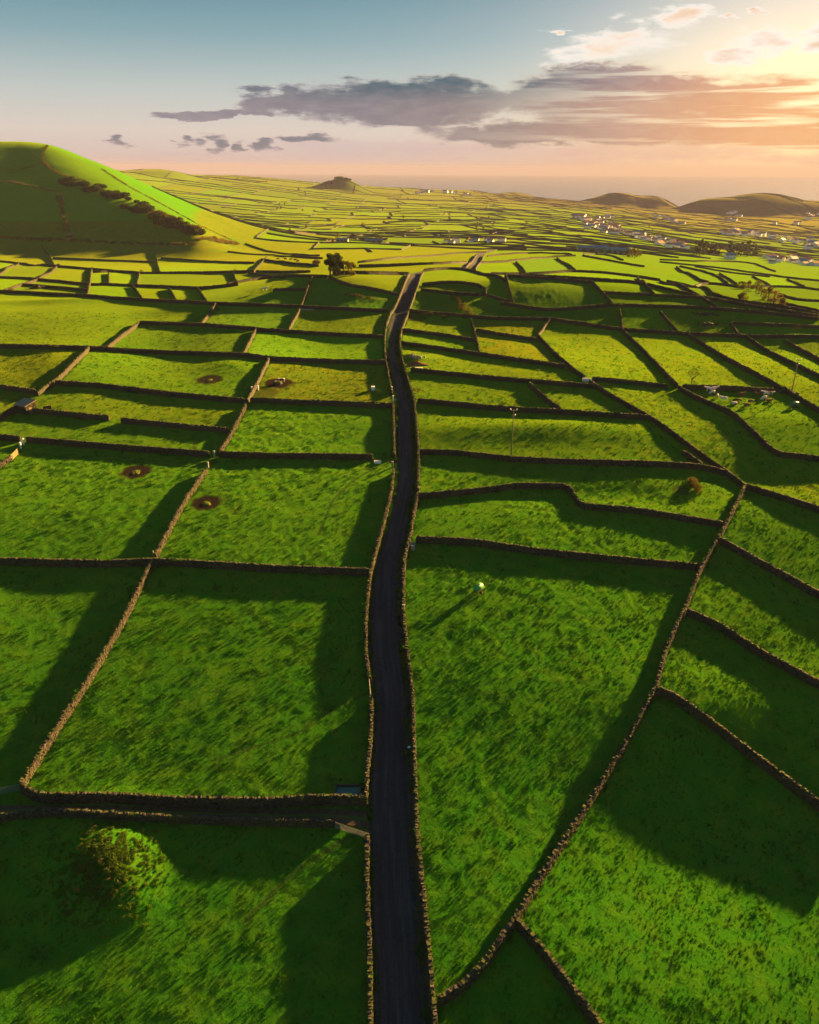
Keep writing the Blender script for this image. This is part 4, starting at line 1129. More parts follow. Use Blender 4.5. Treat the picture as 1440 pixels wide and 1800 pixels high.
# ------------------------------------------------------------------ grass: one uncountable mass of instanced tufts
def gz_at(X, Y):
    D = Y + 80; fu = 6 + (X / D - cu[6]) / (cu[7] - cu[6]); fv = np.interp(np.log(D), VR, np.arange(nr))
    return bil(GZ, fu, fv), fu, fv
def make_grass():
    src = bpy.data.collections.new('grass_sources')
    gr_ = np.random.default_rng(77)
    for k_ in range(4):
        V = []; F = []
        nb = 9 + k_ * 2
        for b in range(nb):
            a = gr_.uniform(0, 2 * math.pi); r0 = gr_.uniform(0, 0.13); ln = gr_.uniform(0.08, 0.17); lean = gr_.uniform(0.08, 0.26); wd = gr_.uniform(0.018, 0.034)
            cx_, cy_ = r0 * math.cos(a), r0 * math.sin(a); dx, dy = math.cos(a), math.sin(a); px_, py_ = -dy * wd, dx * wd
            i0 = len(V)
            V += [(cx_ - px_, cy_ - py_, -0.03), (cx_ + px_, cy_ + py_, -0.03), (cx_ + dx * lean * 0.4 + px_ * 0.8, cy_ + dy * lean * 0.4 + py_ * 0.8, ln * 0.65), (cx_ + dx * lean * 0.4 - px_ * 0.8, cy_ + dy * lean * 0.4 - py_ * 0.8, ln * 0.65), (cx_ + dx * lean, cy_ + dy * lean, ln)]
            F += [(i0, i0 + 1, i0 + 2, i0 + 3), (i0 + 3, i0 + 2, i0 + 4)]
        me = bpy.data.meshes.new('tuft'); me.from_pydata(V, [], F); me.materials.append(MAT['grass_blade'])
        src.objects.link(bpy.data.objects.new('tuft', me))
    Xs = []; Ys = []
    for y0, y1, dens in ((44, 75, 11), (75, 120, 7.5), (120, 180, 4.2), (180, 260, 2.3), (260, 330, 1.2)):
        A = (y1 - y0) * 2 * 0.50 * ((y0 + y1) / 2 + 80); n_ = int(A * dens * 0.7)
        Y = gr_.uniform(y0, y1, n_); X = gr_.uniform(-1, 1, n_) * 0.50 * (Y + 80)
        Xs.append(X); Ys.append(Y)
    X = np.concatenate(Xs); Y = np.concatenate(Ys)
    vy = gr_.uniform(44, 300, 9000); vx = np.where(gr_.random(9000) < 0.5, road_x(vy)[0] + np.abs(gr_.normal(0, 0.22, 9000)), road_x(vy)[1] - np.abs(gr_.normal(0, 0.30, 9000)))
    wxs = []; wys = []; wzs = []
    for (lb_, hg_, _p), T_ in zip(WALLS, TR):
        if len(T_) < 2 or T_[:, 1].min() > 260: continue
        P_ = smooth_track(T_); L_ = np.linalg.norm(np.diff(P_, axis=0), axis=1).sum(); k_ = int(L_ * 5); sd_ = gr_.uniform(0, L_, k_); x_, y_, t_, _q = along(P_, sd_)
        of_ = np.where(gr_.random(k_) < .5, -1, 1) * (0.36 + np.abs(gr_.normal(0, .22, k_))); top_ = gr_.random(k_) < 0.14; of_ = np.where(top_, of_ * .3, of_)
        wxs.append(x_ - t_[:, 1] * of_); wys.append(y_ + t_[:, 0] * of_); wzs.append(np.where(top_, hg_ * 1.0, 0.0))
    vx = np.concatenate([vx] + wxs); lift = np.concatenate([np.zeros(len(X) + len(vy))] + wzs); vy = np.concatenate([vy] + wys)
    n_main = len(X); X = np.concatenate([X, vx]); Y = np.concatenate([Y, vy]); verge = np.arange(len(X)) >= n_main
    px_, py_ = project(np.stack([X, Y, height(X, Y)], -1))
    ok = (px_ > -90) & (px_ < 1530) & (py_ < 1900)
    X, Y, verge, lift = X[ok], Y[ok], verge[ok], lift[ok]
    Z, fu, fv = gz_at(X, Y)
    iu = np.clip(np.round(fu).astype(int), 0, nc - 1); iv = np.clip(np.round(fv).astype(int), 0, nr - 1)
    cl = fbm(X / 1.6 + 3, Y / 1.6, 3); cl2 = fbm(X / 9 + 60, Y / 9, 3)
    keep = (verge | ~(on_road[iv, iu] | on_lane[iv, iu])) & (gr_.random(len(X)) > mud[iv, iu] * 1.4) & (gr_.random(len(X)) < 0.6 + 0.7 * cl + 0.4 * cl2)
    Z = np.where(verge, height(X, Y) + lift, Z)
    X, Y, Z, iu, iv, cl, cl2, verge = [q[keep] for q in (X, Y, Z, iu, iv, cl, cl2, verge)]
    n_ = len(X)
    me = bpy.data.meshes.new('grass'); me.vertices.add(n_); me.vertices.foreach_set('co', np.stack([X, Y, Z], -1).astype(np.float32).ravel())
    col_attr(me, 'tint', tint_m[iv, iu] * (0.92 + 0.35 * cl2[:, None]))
    big_ = np.where(verge, gr_.uniform(1.2, 2.2, n_), np.where(gr_.random(n_) < 0.08 * (1 + 2 * cl2), gr_.uniform(1.25, 1.75, n_), 1.0))
    f_attr(me, 'size', big_ * (0.62 + 0.8 * np.clip(cl + 0.2, 0, 1) + gr_.uniform(-0.2, 0.3, n_)) * np.interp(Y, [60, 110, 160], [0.78, 0.95, 1.15]))
    a = me.attributes.new('turn', 'FLOAT_VECTOR', 'POINT'); a.data.foreach_set('vector', np.stack([gr_.normal(0, 0.12, n_), gr_.normal(0, 0.12, n_), gr_.uniform(0, 6.28, n_)], -1).astype(np.float32).ravel())
    o = link(bpy.data.objects.new('grass', me)); tag(o, kind='stuff')
    ng = bpy.data.node_groups.new('scatter_grass', 'GeometryNodeTree')
    ng.interface.new_socket('Geometry', in_out='INPUT', socket_type='NodeSocketGeometry'); ng.interface.new_socket('Geometry', in_out='OUTPUT', socket_type='NodeSocketGeometry')
    gi = ng.nodes.new('NodeGroupInput'); go = ng.nodes.new('NodeGroupOutput')
    iop = ng.nodes.new('GeometryNodeInstanceOnPoints'); ci = ng.nodes.new('GeometryNodeCollectionInfo')
    ci.inputs['Collection'].default_value = src; ci.inputs['Separate Children'].default_value = True; ci.inputs['Reset Children'].default_value = True
    iop.inputs['Pick Instance'].default_value = True
    def named(nm, ty):
        q = ng.nodes.new('GeometryNodeInputNamedAttribute'); q.data_type = ty; q.inputs['Name'].default_value = nm; return q.outputs[0]
    e2r = ng.nodes.new('FunctionNodeEulerToRotation')
    ng.links.new(named('turn', 'FLOAT_VECTOR'), e2r.inputs[0]); ng.links.new(e2r.outputs[0], iop.inputs['Rotation'])
    ng.links.new(named('size', 'FLOAT'), iop.inputs['Scale'])
    ng.links.new(gi.outputs[0], iop.inputs['Points']); ng.links.new(ci.outputs[0], iop.inputs['Instance']); ng.links.new(iop.outputs[0], go.inputs[0])
    md = o.modifiers.new('scatter', 'NODES'); md.node_group = ng
    print('GRASS', n_)
make_grass()
foliage_mat('leaf_bramble', (0.030, 0.080, 0.006), (0.095, 0.125, 0.012))

# ------------------------------------------------------------------ things
orng = np.random.default_rng(99)
def at(px, py, dz=0.0):
    h_ = hit(px, py, dz)
    return (float(h_[0]), float(h_[1]), float(h_[2]))
def h_for(loc, ytop):
    """height of an upright thing standing at loc whose top shows at image row ytop"""
    lo, hi = 0.0, 80.0
    for _ in range(40):
        m = (lo + hi) / 2
        if project((loc[0], loc[1], loc[2] + m))[1] > ytop: lo = m
        else: hi = m
    return lo

def leaf_cloud(centres, radii, n, size, seed=0, flat=0.85, shell=0.55):
    """n leaf quads spread through a set of ellipsoid clumps"""
    r_ = np.random.default_rng(seed); centres = np.asarray(centres, float); radii = np.asarray(radii, float)
    pick = r_.choice(len(centres), n, p=(radii ** 2) / (radii ** 2).sum())
    d = r_.normal(size=(n, 3)); d /= np.linalg.norm(d, axis=1, keepdims=True)
    rad = (shell + (1 - shell) * r_.random(n)) ** 0.7 * (0.75 + 0.35 * r_.random(n))
    P = centres[pick] + d * (radii[pick] * rad)[:, None] * np.array([1, 1, flat])
    nrm = d + r_.normal(0, 0.6, (n, 3)); nrm /= np.linalg.norm(nrm, axis=1, keepdims=True)
    a = np.cross(nrm, r_.normal(size=(n, 3))); a /= np.maximum(np.linalg.norm(a, axis=1, keepdims=True), 1e-6); b = np.cross(nrm, a)
    s = size * r_.uniform(0.6, 1.35, n)[:, None]
    V = np.stack([P - a * s, P + b * s * 0.6, P + a * s, P - b * s * 0.6], 1).reshape(-1, 3)
    return V, np.arange(4 * n).reshape(n, 4)

def tree(name, label, loc, h, cr, n, leaf, mat='leaf_dark', trunk_f=0.35, group=None, cat='tree', seed=1, conic=False):
    r_ = random.Random(seed); o = tag(empty(name, loc), label, cat, group)
    tm = MB(); tr = h * 0.028 + 0.04
    top = (r_.uniform(-.05, .05) * h, r_.uniform(-.05, .05) * h, h * 0.86)
    tm.tube([(0, 0, -0.3), (top[0] * .3, top[1] * .3, h * 0.4), top], [tr * 1.3, tr, tr * 0.3], 7)
    cen = []; rad = []
    for k_ in range(9 if n > 300 else 6):
        f = r_.random(); zz = h * (trunk_f + (0.93 - trunk_f) * f); a = r_.uniform(0, 6.28)
        rr = cr * ((1 - f) * 0.9 + 0.12 if conic else (0.35 + 0.75 * math.sin(math.pi * min(1, 0.25 + 0.72 * f)))) * r_.uniform(0.5, 0.8)
        c_ = (rr * math.cos(a), rr * math.sin(a), zz); cen.append(c_); rad.append(cr * r_.uniform(0.34, 0.55) * (1.1 - 0.5 * f if conic else 1))
        if n > 300: tm.tube([(0, 0, zz * 0.62), (c_[0] * .5, c_[1] * .5, zz * 0.82), c_], [tr * 0.5, tr * 0.35, tr * 0.12], 5)
    cen.append((top[0], top[1], h * 0.9)); rad.append(cr * 0.35)
    tm.build('trunk', MAT['bark'], o, True)
    V, F = leaf_cloud(cen, rad, n, leaf, seed)
    mesh_np('crown', V, F, MAT[mat], o)
    return o

def bush(name, label, loc, blobs, n, leaf, mat, group=None, cat='bush', seed=1):
    V, F = leaf_cloud([b[:3] for b in blobs], [b[3] for b in blobs], n, leaf, seed, 0.8)
    o = mesh_np(name, V, F, MAT[mat]); o.location = loc
    return tag(o, label, cat, group)

def bare_tree(label, loc, h, seed):
    r_ = random.Random(seed); o = tag(empty('bare_tree', loc), label, 'tree'); t = MB(); tw = MB()
    def grow(p, d, ln, rad, lev):
        q = p + d * ln; mid = p + d * ln * 0.5 + Vector((r_.uniform(-1, 1), r_.uniform(-1, 1), 0)) * ln * 0.06
        (t if lev < 2 else tw).tube([p, mid, q], [rad, rad * 0.85, rad * 0.6], 5 if lev < 2 else 3)
        if lev == 4: return
        for k_ in range(4 if lev < 2 else 3):
            a = r_.uniform(0, 6.28); sp = r_.uniform(0.45, 0.85)
            nd = (d + Vector((math.cos(a), math.sin(a), r_.uniform(-0.05, 0.3))) * sp).normalized()
            grow(p + d * ln * r_.uniform(0.6, 1.0), nd, ln * r_.uniform(0.55, 0.78), max(rad * 0.55, 0.018), lev + 1)
    grow(Vector((0, 0, -0.2)), Vector((0.05, 0.02, 1)).normalized(), h * 0.36, h * 0.022, 0)
    t.build('trunk', MAT['bark'], o); tag(tw.build('twigs', MAT['leaf_dry'], o), kind='stuff')
    return o

def hedge(name, label, px, width, hgt, per_m, leaf, mat, cat='hedge', seed=1):
    T = trace(px, 8.0); P = T[:, :2]; s_end = np.linalg.norm(np.diff(P, axis=0), axis=1).sum(); r_ = np.random.default_rng(seed)
    nb = max(6, int(s_end / (width * 0.16))); s = np.sort(r_.uniform(0, s_end, nb)); x, y, t, _ = along(P, s)
    off = r_.normal(0, width * 0.28, nb); X = x - t[:, 1] * off; Y = y + t[:, 0] * off; rad = width * r_.uniform(0.18, 0.42, nb)
    C = np.stack([X, Y, height(X, Y) + hgt * r_.uniform(0.05, 0.5, nb)], -1); o0 = C[0].copy(); o0[2] = height(o0[0], o0[1])
    V, F = leaf_cloud(C - o0, rad, int(s_end * per_m), leaf, seed, min(1.0, hgt / width * 1.3))
    o = mesh_np(name, V, F, MAT[mat]); o.location = tuple(map(float, o0))
    return tag(o, label, cat)

# --- utility poles
def pole(label, base, ytop):
    loc = at(*base); h = h_for(loc, ytop); o = tag(empty('utility_pole', loc), label, 'utility pole', 'utility poles')
    MB().tube([(0, 0, -0.5), (0, 0, h)], [0.17, 0.10], 10).build('pole', MAT['weathered_wood'], o, True)
    a = MB().box((0, 0, h - 0.35), (1.7, 0.12, 0.14)).build('crossarm', MAT['weathered_wood'], o)
    for x in (-0.75, 0.75):
        MB().tube([(x, 0, h - 0.28), (x, 0, h - 0.12), (x, 0, h - 0.08), (x, 0, h + 0.10)], [0.06, 0.15, 0.15, 0.08], 8).build('insulator', MAT['porcelain'], a, True)
    b = MB().box((0, 0, h - 1.7), (0.9, 0.10, 0.12)).build('crossarm', MAT['weathered_wood'], o)
    MB().tube([(0.42, 0, h - 1.64), (0.42, 0, h - 1.5), (0.42, 0, h - 1.3)], [0.07, 0.16, 0.09], 8).build('insulator', MAT['porcelain'], b, True)
    return o
pole('tall wooden utility pole standing in the humped field right of the road', (898, 806), 719)
pole('wooden utility pole at the corner of the cow field near the right edge', (1391, 692), 631)

# --- tank trailers
def tanker(label, base, rz, mat, length=1.7, rad=0.62, group=None):
    loc = at(*base); o = tag(empty('tank_trailer', loc, rz), label, 'tank trailer')
    zc = 0.62 + rad; n_ = 14; L = length / 2
    MB().tube([(-L - .14, 0, zc), (-L - .10, 0, zc), (-L, 0, zc), (L, 0, zc), (L + .10, 0, zc), (L + .14, 0, zc)], [rad * .35, rad * .8, rad, rad, rad * .8, rad * .35], n_).build('tank', MAT[mat], o, True)
    MB().tube([(0, 0, zc + rad - .05), (0, 0, zc + rad + .10)], 0.2, 10).build('filler_cap', MAT['rubber'], o)
    c_ = MB(); c_.box((0.1, .35, .58), (length + .5, .09, .10)); c_.box((.1, -.35, .58), (length + .5, .09, .10)); c_.box((-L, 0, .58), (.09, .8, .1)); c_.box((L, 0, .58), (.09, .8, .1))
    c_.tube([(L + .3, .35, .55), (L + 1.5, 0, .42)], .05, 6); c_.tube([(L + .3, -.35, .55), (L + 1.5, 0, .42)], .05, 6); c_.tube([(L + 1.45, 0, .45), (L + 1.45, 0, 0)], .04, 6)
    c_.build('chassis', MAT['rust'], o)
    for s_ in (-1, 1):
        wq = MB().tube([(-.1, s_ * .62, .36), (-.1, s_ * .70, .36), (-.1, s_ * .82, .36), (-.1, s_ * .88, .36)], [.30, .37, .37, .30], 16).build('wheel', MAT['rubber'], o, True)
        MB().tube([(-.1, s_ * .60, .36), (-.1, s_ * .895, .36)], .17, 10).build('rim', MAT['rust'], wq)
    return o
tanker('bright green tank trailer standing alone in the large field beside the road', (841, 1042), R(52), 'green_tank')
tanker('teal green tank trailer beside the cows', (1396, 716), R(20), 'teal_tank', 2.2, 0.55)

# --- cattle: one continuous skinned body each
def cow_mesh(pose):
    me = bpy.data.meshes.new('cow'); V = []; E = []; Rr = []
    def v(p, r): V.append(p); Rr.append(r); return len(V) - 1
    hz = 0.98 if pose != 'lie' else 0.48
    root_ = v((0, 0, hz), (.33, .36)); rump = v((-.55, 0, hz + .05), (.30, .33)); tail = v((-.82, 0, hz + .08), (.17, .19)); ch = v((.48, 0, hz - .02), (.29, .37))
    if pose == 'graze': nk = v((.88, 0, hz - .08), (.17, .20)); hd = v((1.15, 0, hz - .50), (.13, .15)); mz = v((1.30, 0, hz - .84), (.085, .09))
    else: nk = v((.86, 0, hz + .20), (.17, .21)); hd = v((1.15, 0, hz + .38), (.14, .15)); mz = v((1.46, 0, hz + .26), (.085, .095))
    E += [(root_, rump), (rump, tail), (root_, ch), (ch, nk), (nk, hd), (hd, mz)]
    for s_ in (-1, 1):
        ear = v((V[hd][0] - .05, s_ * .26, V[hd][2] + .06), (.04, .03)); E.append((hd, ear))
        if pose == 'lie':
            k1 = v((.62, s_ * .30, .16), (.11, .11)); k2 = v((.95, s_ * .26, .09), (.06, .06)); E += [(ch, k1), (k1, k2)]
            k3 = v((-.45, s_ * .36, .18), (.14, .14)); k4 = v((-.10, s_ * .42, .08), (.06, .06)); E += [(rump, k3), (k3, k4)]
        else:
            sh = v((.50, s_ * .20, .72), (.13, .13)); kn = v((.49, s_ * .21, .42), (.07, .07)); hf_ = v((.50, s_ * .21, .03), (.055, .055)); E += [(ch, sh), (sh, kn), (kn, hf_)]
            st = v((-.50, s_ * .21, .74), (.15, .15)); hk = v((-.68, s_ * .21, .42), (.075, .075)); h2 = v((-.62, s_ * .21, .03), (.055, .055)); E += [(rump, st), (st, hk), (hk, h2)]
    t1 = v((-.94, 0, hz - .1), (.035, .035)); t2 = v((-.97, 0, max(hz - .5, .1)), (.03, .03)); E += [(tail, t1), (t1, t2)]
    me.from_pydata(V, E, []); o = bpy.data.objects.new('cow_tmp', me); COL.objects.link(o)
    o.modifiers.new('skin', 'SKIN'); ss = o.modifiers.new('sub', 'SUBSURF'); ss.levels = 1
    for i, r_ in enumerate(Rr):
        sv = me.skin_vertices[0].data[i]; sv.radius = r_; sv.use_root = (i == 0)
    bpy.context.view_layer.update(); dg = bpy.context.evaluated_depsgraph_get()
    out = bpy.data.meshes.new_from_object(o.evaluated_get(dg)); bpy.data.objects.remove(o)
    out.polygons.foreach_set('use_smooth', [True] * len(out.polygons)); out.name = 'cow'
    return out
POSE = {p: cow_mesh(p) for p in ('stand', 'graze', 'lie')}
CM = {}
def cow(label, px, py, rz, pose, mat, group='cattle in the field at right', sc=1.0):
    key = (pose, mat)
    if key not in CM: CM[key] = POSE[pose].copy(); CM[key].materials.append(MAT[mat])
    o = bpy.data.objects.new('cow', CM[key]); COL.objects.link(o); o.location = at(px, py); o.rotation_euler = (0, 0, R(rz)); o.scale = (sc,) * 3
    tag(o, label, 'cow', group)
cow('brown and white cow at the wall, head to the right', 1254, 688, 8, 'stand', 'cow_pied', sc=1.15)
cow('white cow at the far left of the herd beside the wall', 1246, 688, 170, 'stand', 'cow_white', sc=1.1)
cow('white cow grazing just below the pair at the wall', 1252, 693, 200, 'graze', 'cow_white')
cow('small pale brown and white cow grazing below the white ones', 1261, 699, 250, 'graze', 'cow_pied', sc=.9)
cow('whitish cow lowest on the left of the herd', 1272, 705, 175, 'stand', 'cow_white', sc=1.1)
cow('dark brown cow alone in the middle of the herd', 1303, 697, 10, 'stand', 'cow_brown')
cow('tan and white cow lying in the lower middle', 1291, 711, 150, 'lie', 'cow_pied')
cow('brown cow grazing above the lying tan cow', 1299, 707, 25, 'graze', 'cow_brown', sc=.9)
cow('brown cow lowest of the herd', 1312, 716, 185, 'stand', 'cow_brown')
cow('brown cow grazing right of the lowest one', 1319, 709, 20, 'graze', 'cow_brown')
cow('reddish cow lying at the top right by the wall', 1334, 694, 190, 'lie', 'cow_brown')
cow('large white and brown cow in the right group', 1346, 696, 165, 'stand', 'cow_pied', sc=1.15)
cow('pied cow behind the large white and brown cow', 1354, 696, 10, 'stand', 'cow_pied')
cow('white cow grazing below the right group', 1343, 703, 200, 'graze', 'cow_white')
cow('brown cow lying at the right end of the herd', 1352, 706, 10, 'lie', 'cow_brown')
for k_, (x, y, w_) in enumerate([(489, 457, 'first'), (502, 457, 'second'), (512, 458, 'third'), (519, 459, 'fourth'), (524, 461, 'fifth')]):
    cow(f'black cow, {w_} from the left of five grazing left of the tree clump', x, y, orng.uniform(0, 360), 'stand' if k_ % 2 else 'graze', 'cow_black', 'black cattle left of the tree clump', 1.2)
cow('black and white cow standing by the hay feeder', 496, 672, 200, 'stand', 'cow_black_pied', 'cattle at the hay feeder')
cow('black cow with head down at the hay feeder', 484, 676, 60, 'graze', 'cow_black', 'cattle at the hay feeder')
cow('white cow alone in the shaded field left of the tree clump', 466, 511, 0, 'stand', 'cow_white', 'single cow in the shaded field', 1.2)

# --- stone hut
def hut():
    loc = at(47, 724); o = tag(empty('stone_hut', loc, R(-28)), 'small stone hut with a lean-to roof at the wall junction', 'hut')
    LX, LY, H0, H1 = 4.4, 3.4, 2.2, 3.1
    b = MB(); t = 0.4
    def slab(c, s): b.box(c, s)
    V = [(-LX/2, -LY/2, -.3), (LX/2, -LY/2, -.3), (LX/2, LY/2, -.3), (-LX/2, LY/2, -.3), (-LX/2, -LY/2, H0), (LX/2, -LY/2, H0), (LX/2, LY/2, H1), (-LX/2, LY/2, H1)]
    b.add(V, [(0, 1, 5, 4), (1, 2, 6, 5), (2, 3, 7, 6), (3, 0, 4, 7), (4, 5, 6, 7)])
    wall = b.build('hut_wall', MAT['basalt'], o)
    C = []; Sz = []; TT = []
    for sd, (x0, y0, x1, y1, za, zb) in enumerate([(-LX/2, -LY/2, LX/2, -LY/2, H0, H0), (LX/2, -LY/2, LX/2, LY/2, H0, H1), (LX/2, LY/2, -LX/2, LY/2, H1, H1), (-LX/2, LY/2, -LX/2, -LY/2, H1, H0)]):
        L = math.hypot(x1 - x0, y1 - y0); nn_ = int(L / .42)
        for i in range(nn_):
            f = (i + .5) / nn_; top = za + (zb - za) * f - .15
            for k_ in range(int(top / .3)): C.append((x0 + (x1 - x0) * f, y0 + (y1 - y0) * f, .15 + k_ * .3)); Sz.append((orng.uniform(.34, .5), orng.uniform(.12, .26), orng.uniform(.24, .34))); TT.append(((x1 - x0) / L, (y1 - y0) / L))
    V2, F2 = blocks(np.array(C), np.array(Sz), np.array(TT), 0.06, 0.15); tag(mesh_np('stones', V2, F2, MAT['basalt'], wall), kind='stuff')
    r_ = MB(); a = math.atan2(H1 - H0, LY); r_.box((0, 0, (H0 + H1) / 2 + .12), (LX + .5, (LY + .5) / math.cos(a), .14), rx=a); r_.build('roof', MAT['hut_roof'], o)
    MB().box((LX / 2 + .04, -.3, .85), (.14, .95, 1.75)).build('door', MAT['weathered_wood'], o)
    MB().box((0.3, -LY / 2 - .04, 1.35), (.6, .14, .55)).build('window', MAT['dark_glass'], o)
    a2 = at(84, 721); p = MB(); p.box((0, 0, .5), (2.4, .5, 1.5), taper=.85); q = p.build('stone_block', MAT['basalt']); q.location = a2; q.rotation_euler[2] = R(25)
    tag(q, 'short lit stone stub wall right of the hut', 'stone block')
hut()

# --- pillars, gates
def pillar(label, px, py, h=1.5, w_=0.34, mat='white_paint'):
    o = tag(empty('gate_pillar', at(px, py)), label, 'gate pillar', 'gate pillars', 'thing')
    MB().box((0, 0, h / 2 - .1), (w_, w_, h + .2), taper=.94).build('shaft', MAT[mat], o); MB().box((0, 0, h + .05), (w_ * 1.25, w_ * 1.25, .14), taper=.8).build('cap', MAT[mat], o)
    return o
pillar('white gate pillar at the left edge, nearer of two by the wooden gate', 37, 788)
pillar('white gate pillar at the left edge against the long wall', 42, 781)
pillar('pale gate pillar where the strip-field walls meet, upper one', 377, 803, 1.5, .4, 'concrete')
pillar('pale gate pillar at the top of the lit wall between the mud rings', 366, 823, 1.5, .4, 'concrete')
pillar('white gate pillar on the wall left of the hay feeder', 443, 690, 1.7)
pillar('white gate pillar standing off the wall beside the hay feeder', 454, 686, 1.3)
pillar('white roadside gate pillar, upper of the pair on the left road edge', 689, 690, 1.7)
pillar('white roadside gate pillar, lower of the pair on the left road edge', 691, 706, 1.7)
pillar('grey gate pillar by the road below the white trough', 690, 822, 1.5, .4, 'concrete')
pillar('pale gate pillar on the right road edge below the stepped wall', 736, 868, 1.6, .4, 'concrete')
pillar('pale gate pillar on the right road edge in the opening above the foreground', 709, 1076, 1.5, .36, 'concrete')
pillar('weathered post where four walls meet below the mud rings', 271, 984, 1.9, .22, 'weathered_wood')

def gate(label, pa, pb, h, mat, nbars, group='field gates'):
    A = Vector(at(*pa)); B = Vector(at(*pb)); d = B - A; L = math.hypot(d.x, d.y); rz = math.atan2(d.y, d.x)
    o = tag(empty('field_gate', A, rz), label, 'gate', group); dzl = d.z / L; t = .05 if mat == 'galvanised' else .08
    for x in (0.04, L - 0.04): MB().box((x, 0, h / 2 + dzl * x + .03), (t * 1.3, t * 1.1, h + .12)).build('stile', MAT[mat], o)
    for k_ in range(nbars):
        z = .22 + (h - .25) * k_ / (nbars - 1); MB().tube([(0.04, 0, z), (L - .04, 0, z + dzl * L)], t * .55 if mat == 'galvanised' else t * .6, 6).build('rail', MAT[mat], o)
    MB().tube([(0.06, .02, .25), (L - .06, .02, h + dzl * L)], t * .45, 6).build('brace', MAT[mat], o)
gate('pale metal field gate at the left edge by the sunken lane', (-40, 1405), (36, 1391), 1.25, 'galvanised', 6)
gate('grey metal gate between the lane mouth and the bottom left field', (590, 1457), (645, 1476), 1.25, 'galvanised', 6)
gate('tan wooden slatted gate at the left edge lit by the sun', (21, 810), (32, 799), 1.5, 'tan_wood', 7)
gate('narrow metal gate in the left roadside wall', (652, 1232), (649, 1202), 1.2, 'galvanised', 5)
gate('metal gate in the opening of the right roadside wall at the bend', (728, 705), (727, 700), 1.2, 'galvanised', 5)

# --- troughs and tanks
def trough(label, px, py, size, rz, mat='white_paint', water=True, name='water_trough'):
    o = tag(empty(name, at(px, py), R(rz)), label, 'trough'); lx, ly, h = size; t = .12
    for c_, s_ in (((0, -ly / 2 + t / 2), (lx, t)), ((0, ly / 2 - t / 2), (lx, t)), ((-lx / 2 + t / 2, 0), (t, ly - 2 * t)), ((lx / 2 - t / 2, 0), (t, ly - 2 * t))):
        MB().box((c_[0], c_[1], h / 2 - .15), (s_[0], s_[1], h + .3)).build('side', MAT[mat], o)
    MB().box((0, 0, h - .15), (lx - 2 * t - .004, ly - 2 * t - .004, .04)).build('water', MAT['tank_water'], o)
trough('white concrete trough at the junction of the diagonal walls', 1031, 670, (2.6, 1.0, .9), -8)
trough('white trough under the wall left of the road', 664, 814, (1.7, .8, .6), -5)
trough('dark water trough with pale rims against the right roadside wall', 726, 964, (0.9, 1.6, 1.0), 0, 'concrete')
trough('pale trough in the shaded field corner at upper left of the road', 540, 545, (6.0, 1.0, .5), -4, 'concrete')
def cistern():
    a = at(611, 1398); o = tag(empty('water_cistern', a, R(1)), 'square concrete cistern with green water in the field corner by the lane', 'cistern'); lx, ly, h, t = 3.5, 3.0, .55, .28
    for c_, s_ in (((0, -ly / 2), (lx + t, t)), ((0, ly / 2), (lx + t, t)), ((-lx / 2, 0), (t, ly - t - .006)), ((lx / 2, 0), (t, ly - t - .006))):
        MB().box((c_[0], c_[1], h / 2 - .4), (s_[0], s_[1], h + .8)).build('rim', MAT['basalt'], o)
    MB().box((0, 0, h - .30), (lx - t - .01, ly - t - .01, .1)).build('water', MAT['tank_water'], o)
cistern()
def ibc():
    o = tag(empty('caged_tank', at(656, 686), R(8)), 'small white caged water tank in the brown field beside the road', 'water tank')
    MB().box((0, 0, .68), (1.1, 1.3, 1.05), taper=.97).build('tank', MAT['plastic_white'], o); MB().tube([(0, 0, 1.2), (0, 0, 1.3)], .16, 10).build('cap', MAT['teal_tank'], o)
    MB().box((0, 0, .075), (1.2, 1.4, .15)).build('pallet', MAT['teal_tank'], o)
    c_ = MB()
    for z in (.25, .55, .85, 1.15):
        for q in ((0, -.68, 1.2, .03), (0, .68, 1.2, .03), (-.58, 0, .03, 1.36), (.58, 0, .03, 1.36)): c_.box((q[0], q[1], z), (q[2], q[3], .03))
    for x in (-.58, .58):
        for y in (-.68, 0, .68): c_.box((x, y, .7), (.035, .035, 1.1))
    c_.build('cage', MAT['galvanised'], o)
ibc()
# hay ring feeder and hay left in the mud rings
def hay_pile(label, px, py, r, h, seed, mat='hay'):
    g = MB(); n_ = 14; rr = random.Random(seed); V = [(0, 0, h)]; F = []
    for j in range(1, 4):
        for i in range(n_):
            a = 6.283 * i / n_; q = r * j / 3 * rr.uniform(.8, 1.15); V.append((q * math.cos(a) * 1.4, q * math.sin(a), h * (1 - (j / 3) ** 1.6) * rr.uniform(.7, 1.2) - (.1 if j == 3 else 0)))
    for i in range(n_): F.append((0, 1 + i, 1 + (i + 1) % n_))
    for j in range(2):
        for i in range(n_): a, b = 1 + j * n_ + i, 1 + j * n_ + (i + 1) % n_; F.append((a, a + n_, b + n_, b))
    g.add(V, F); o = g.build('hay_pile', MAT[mat]); o.location = at(px, py); o.rotation_euler[2] = rr.uniform(0, 3); return tag(o, label, 'hay', 'hay left in the mud rings')
hay_pile('flat patch of hay inside the far left mud ring', 240, 830, 1.1, .25, 1); hay_pile('patch of hay inside the mud ring beside the lit wall', 362, 885, 0.95, .28, 2); hay_pile('small hay patch in the mud ring of the upper left field', 369, 668, 0.9, .25, 3)
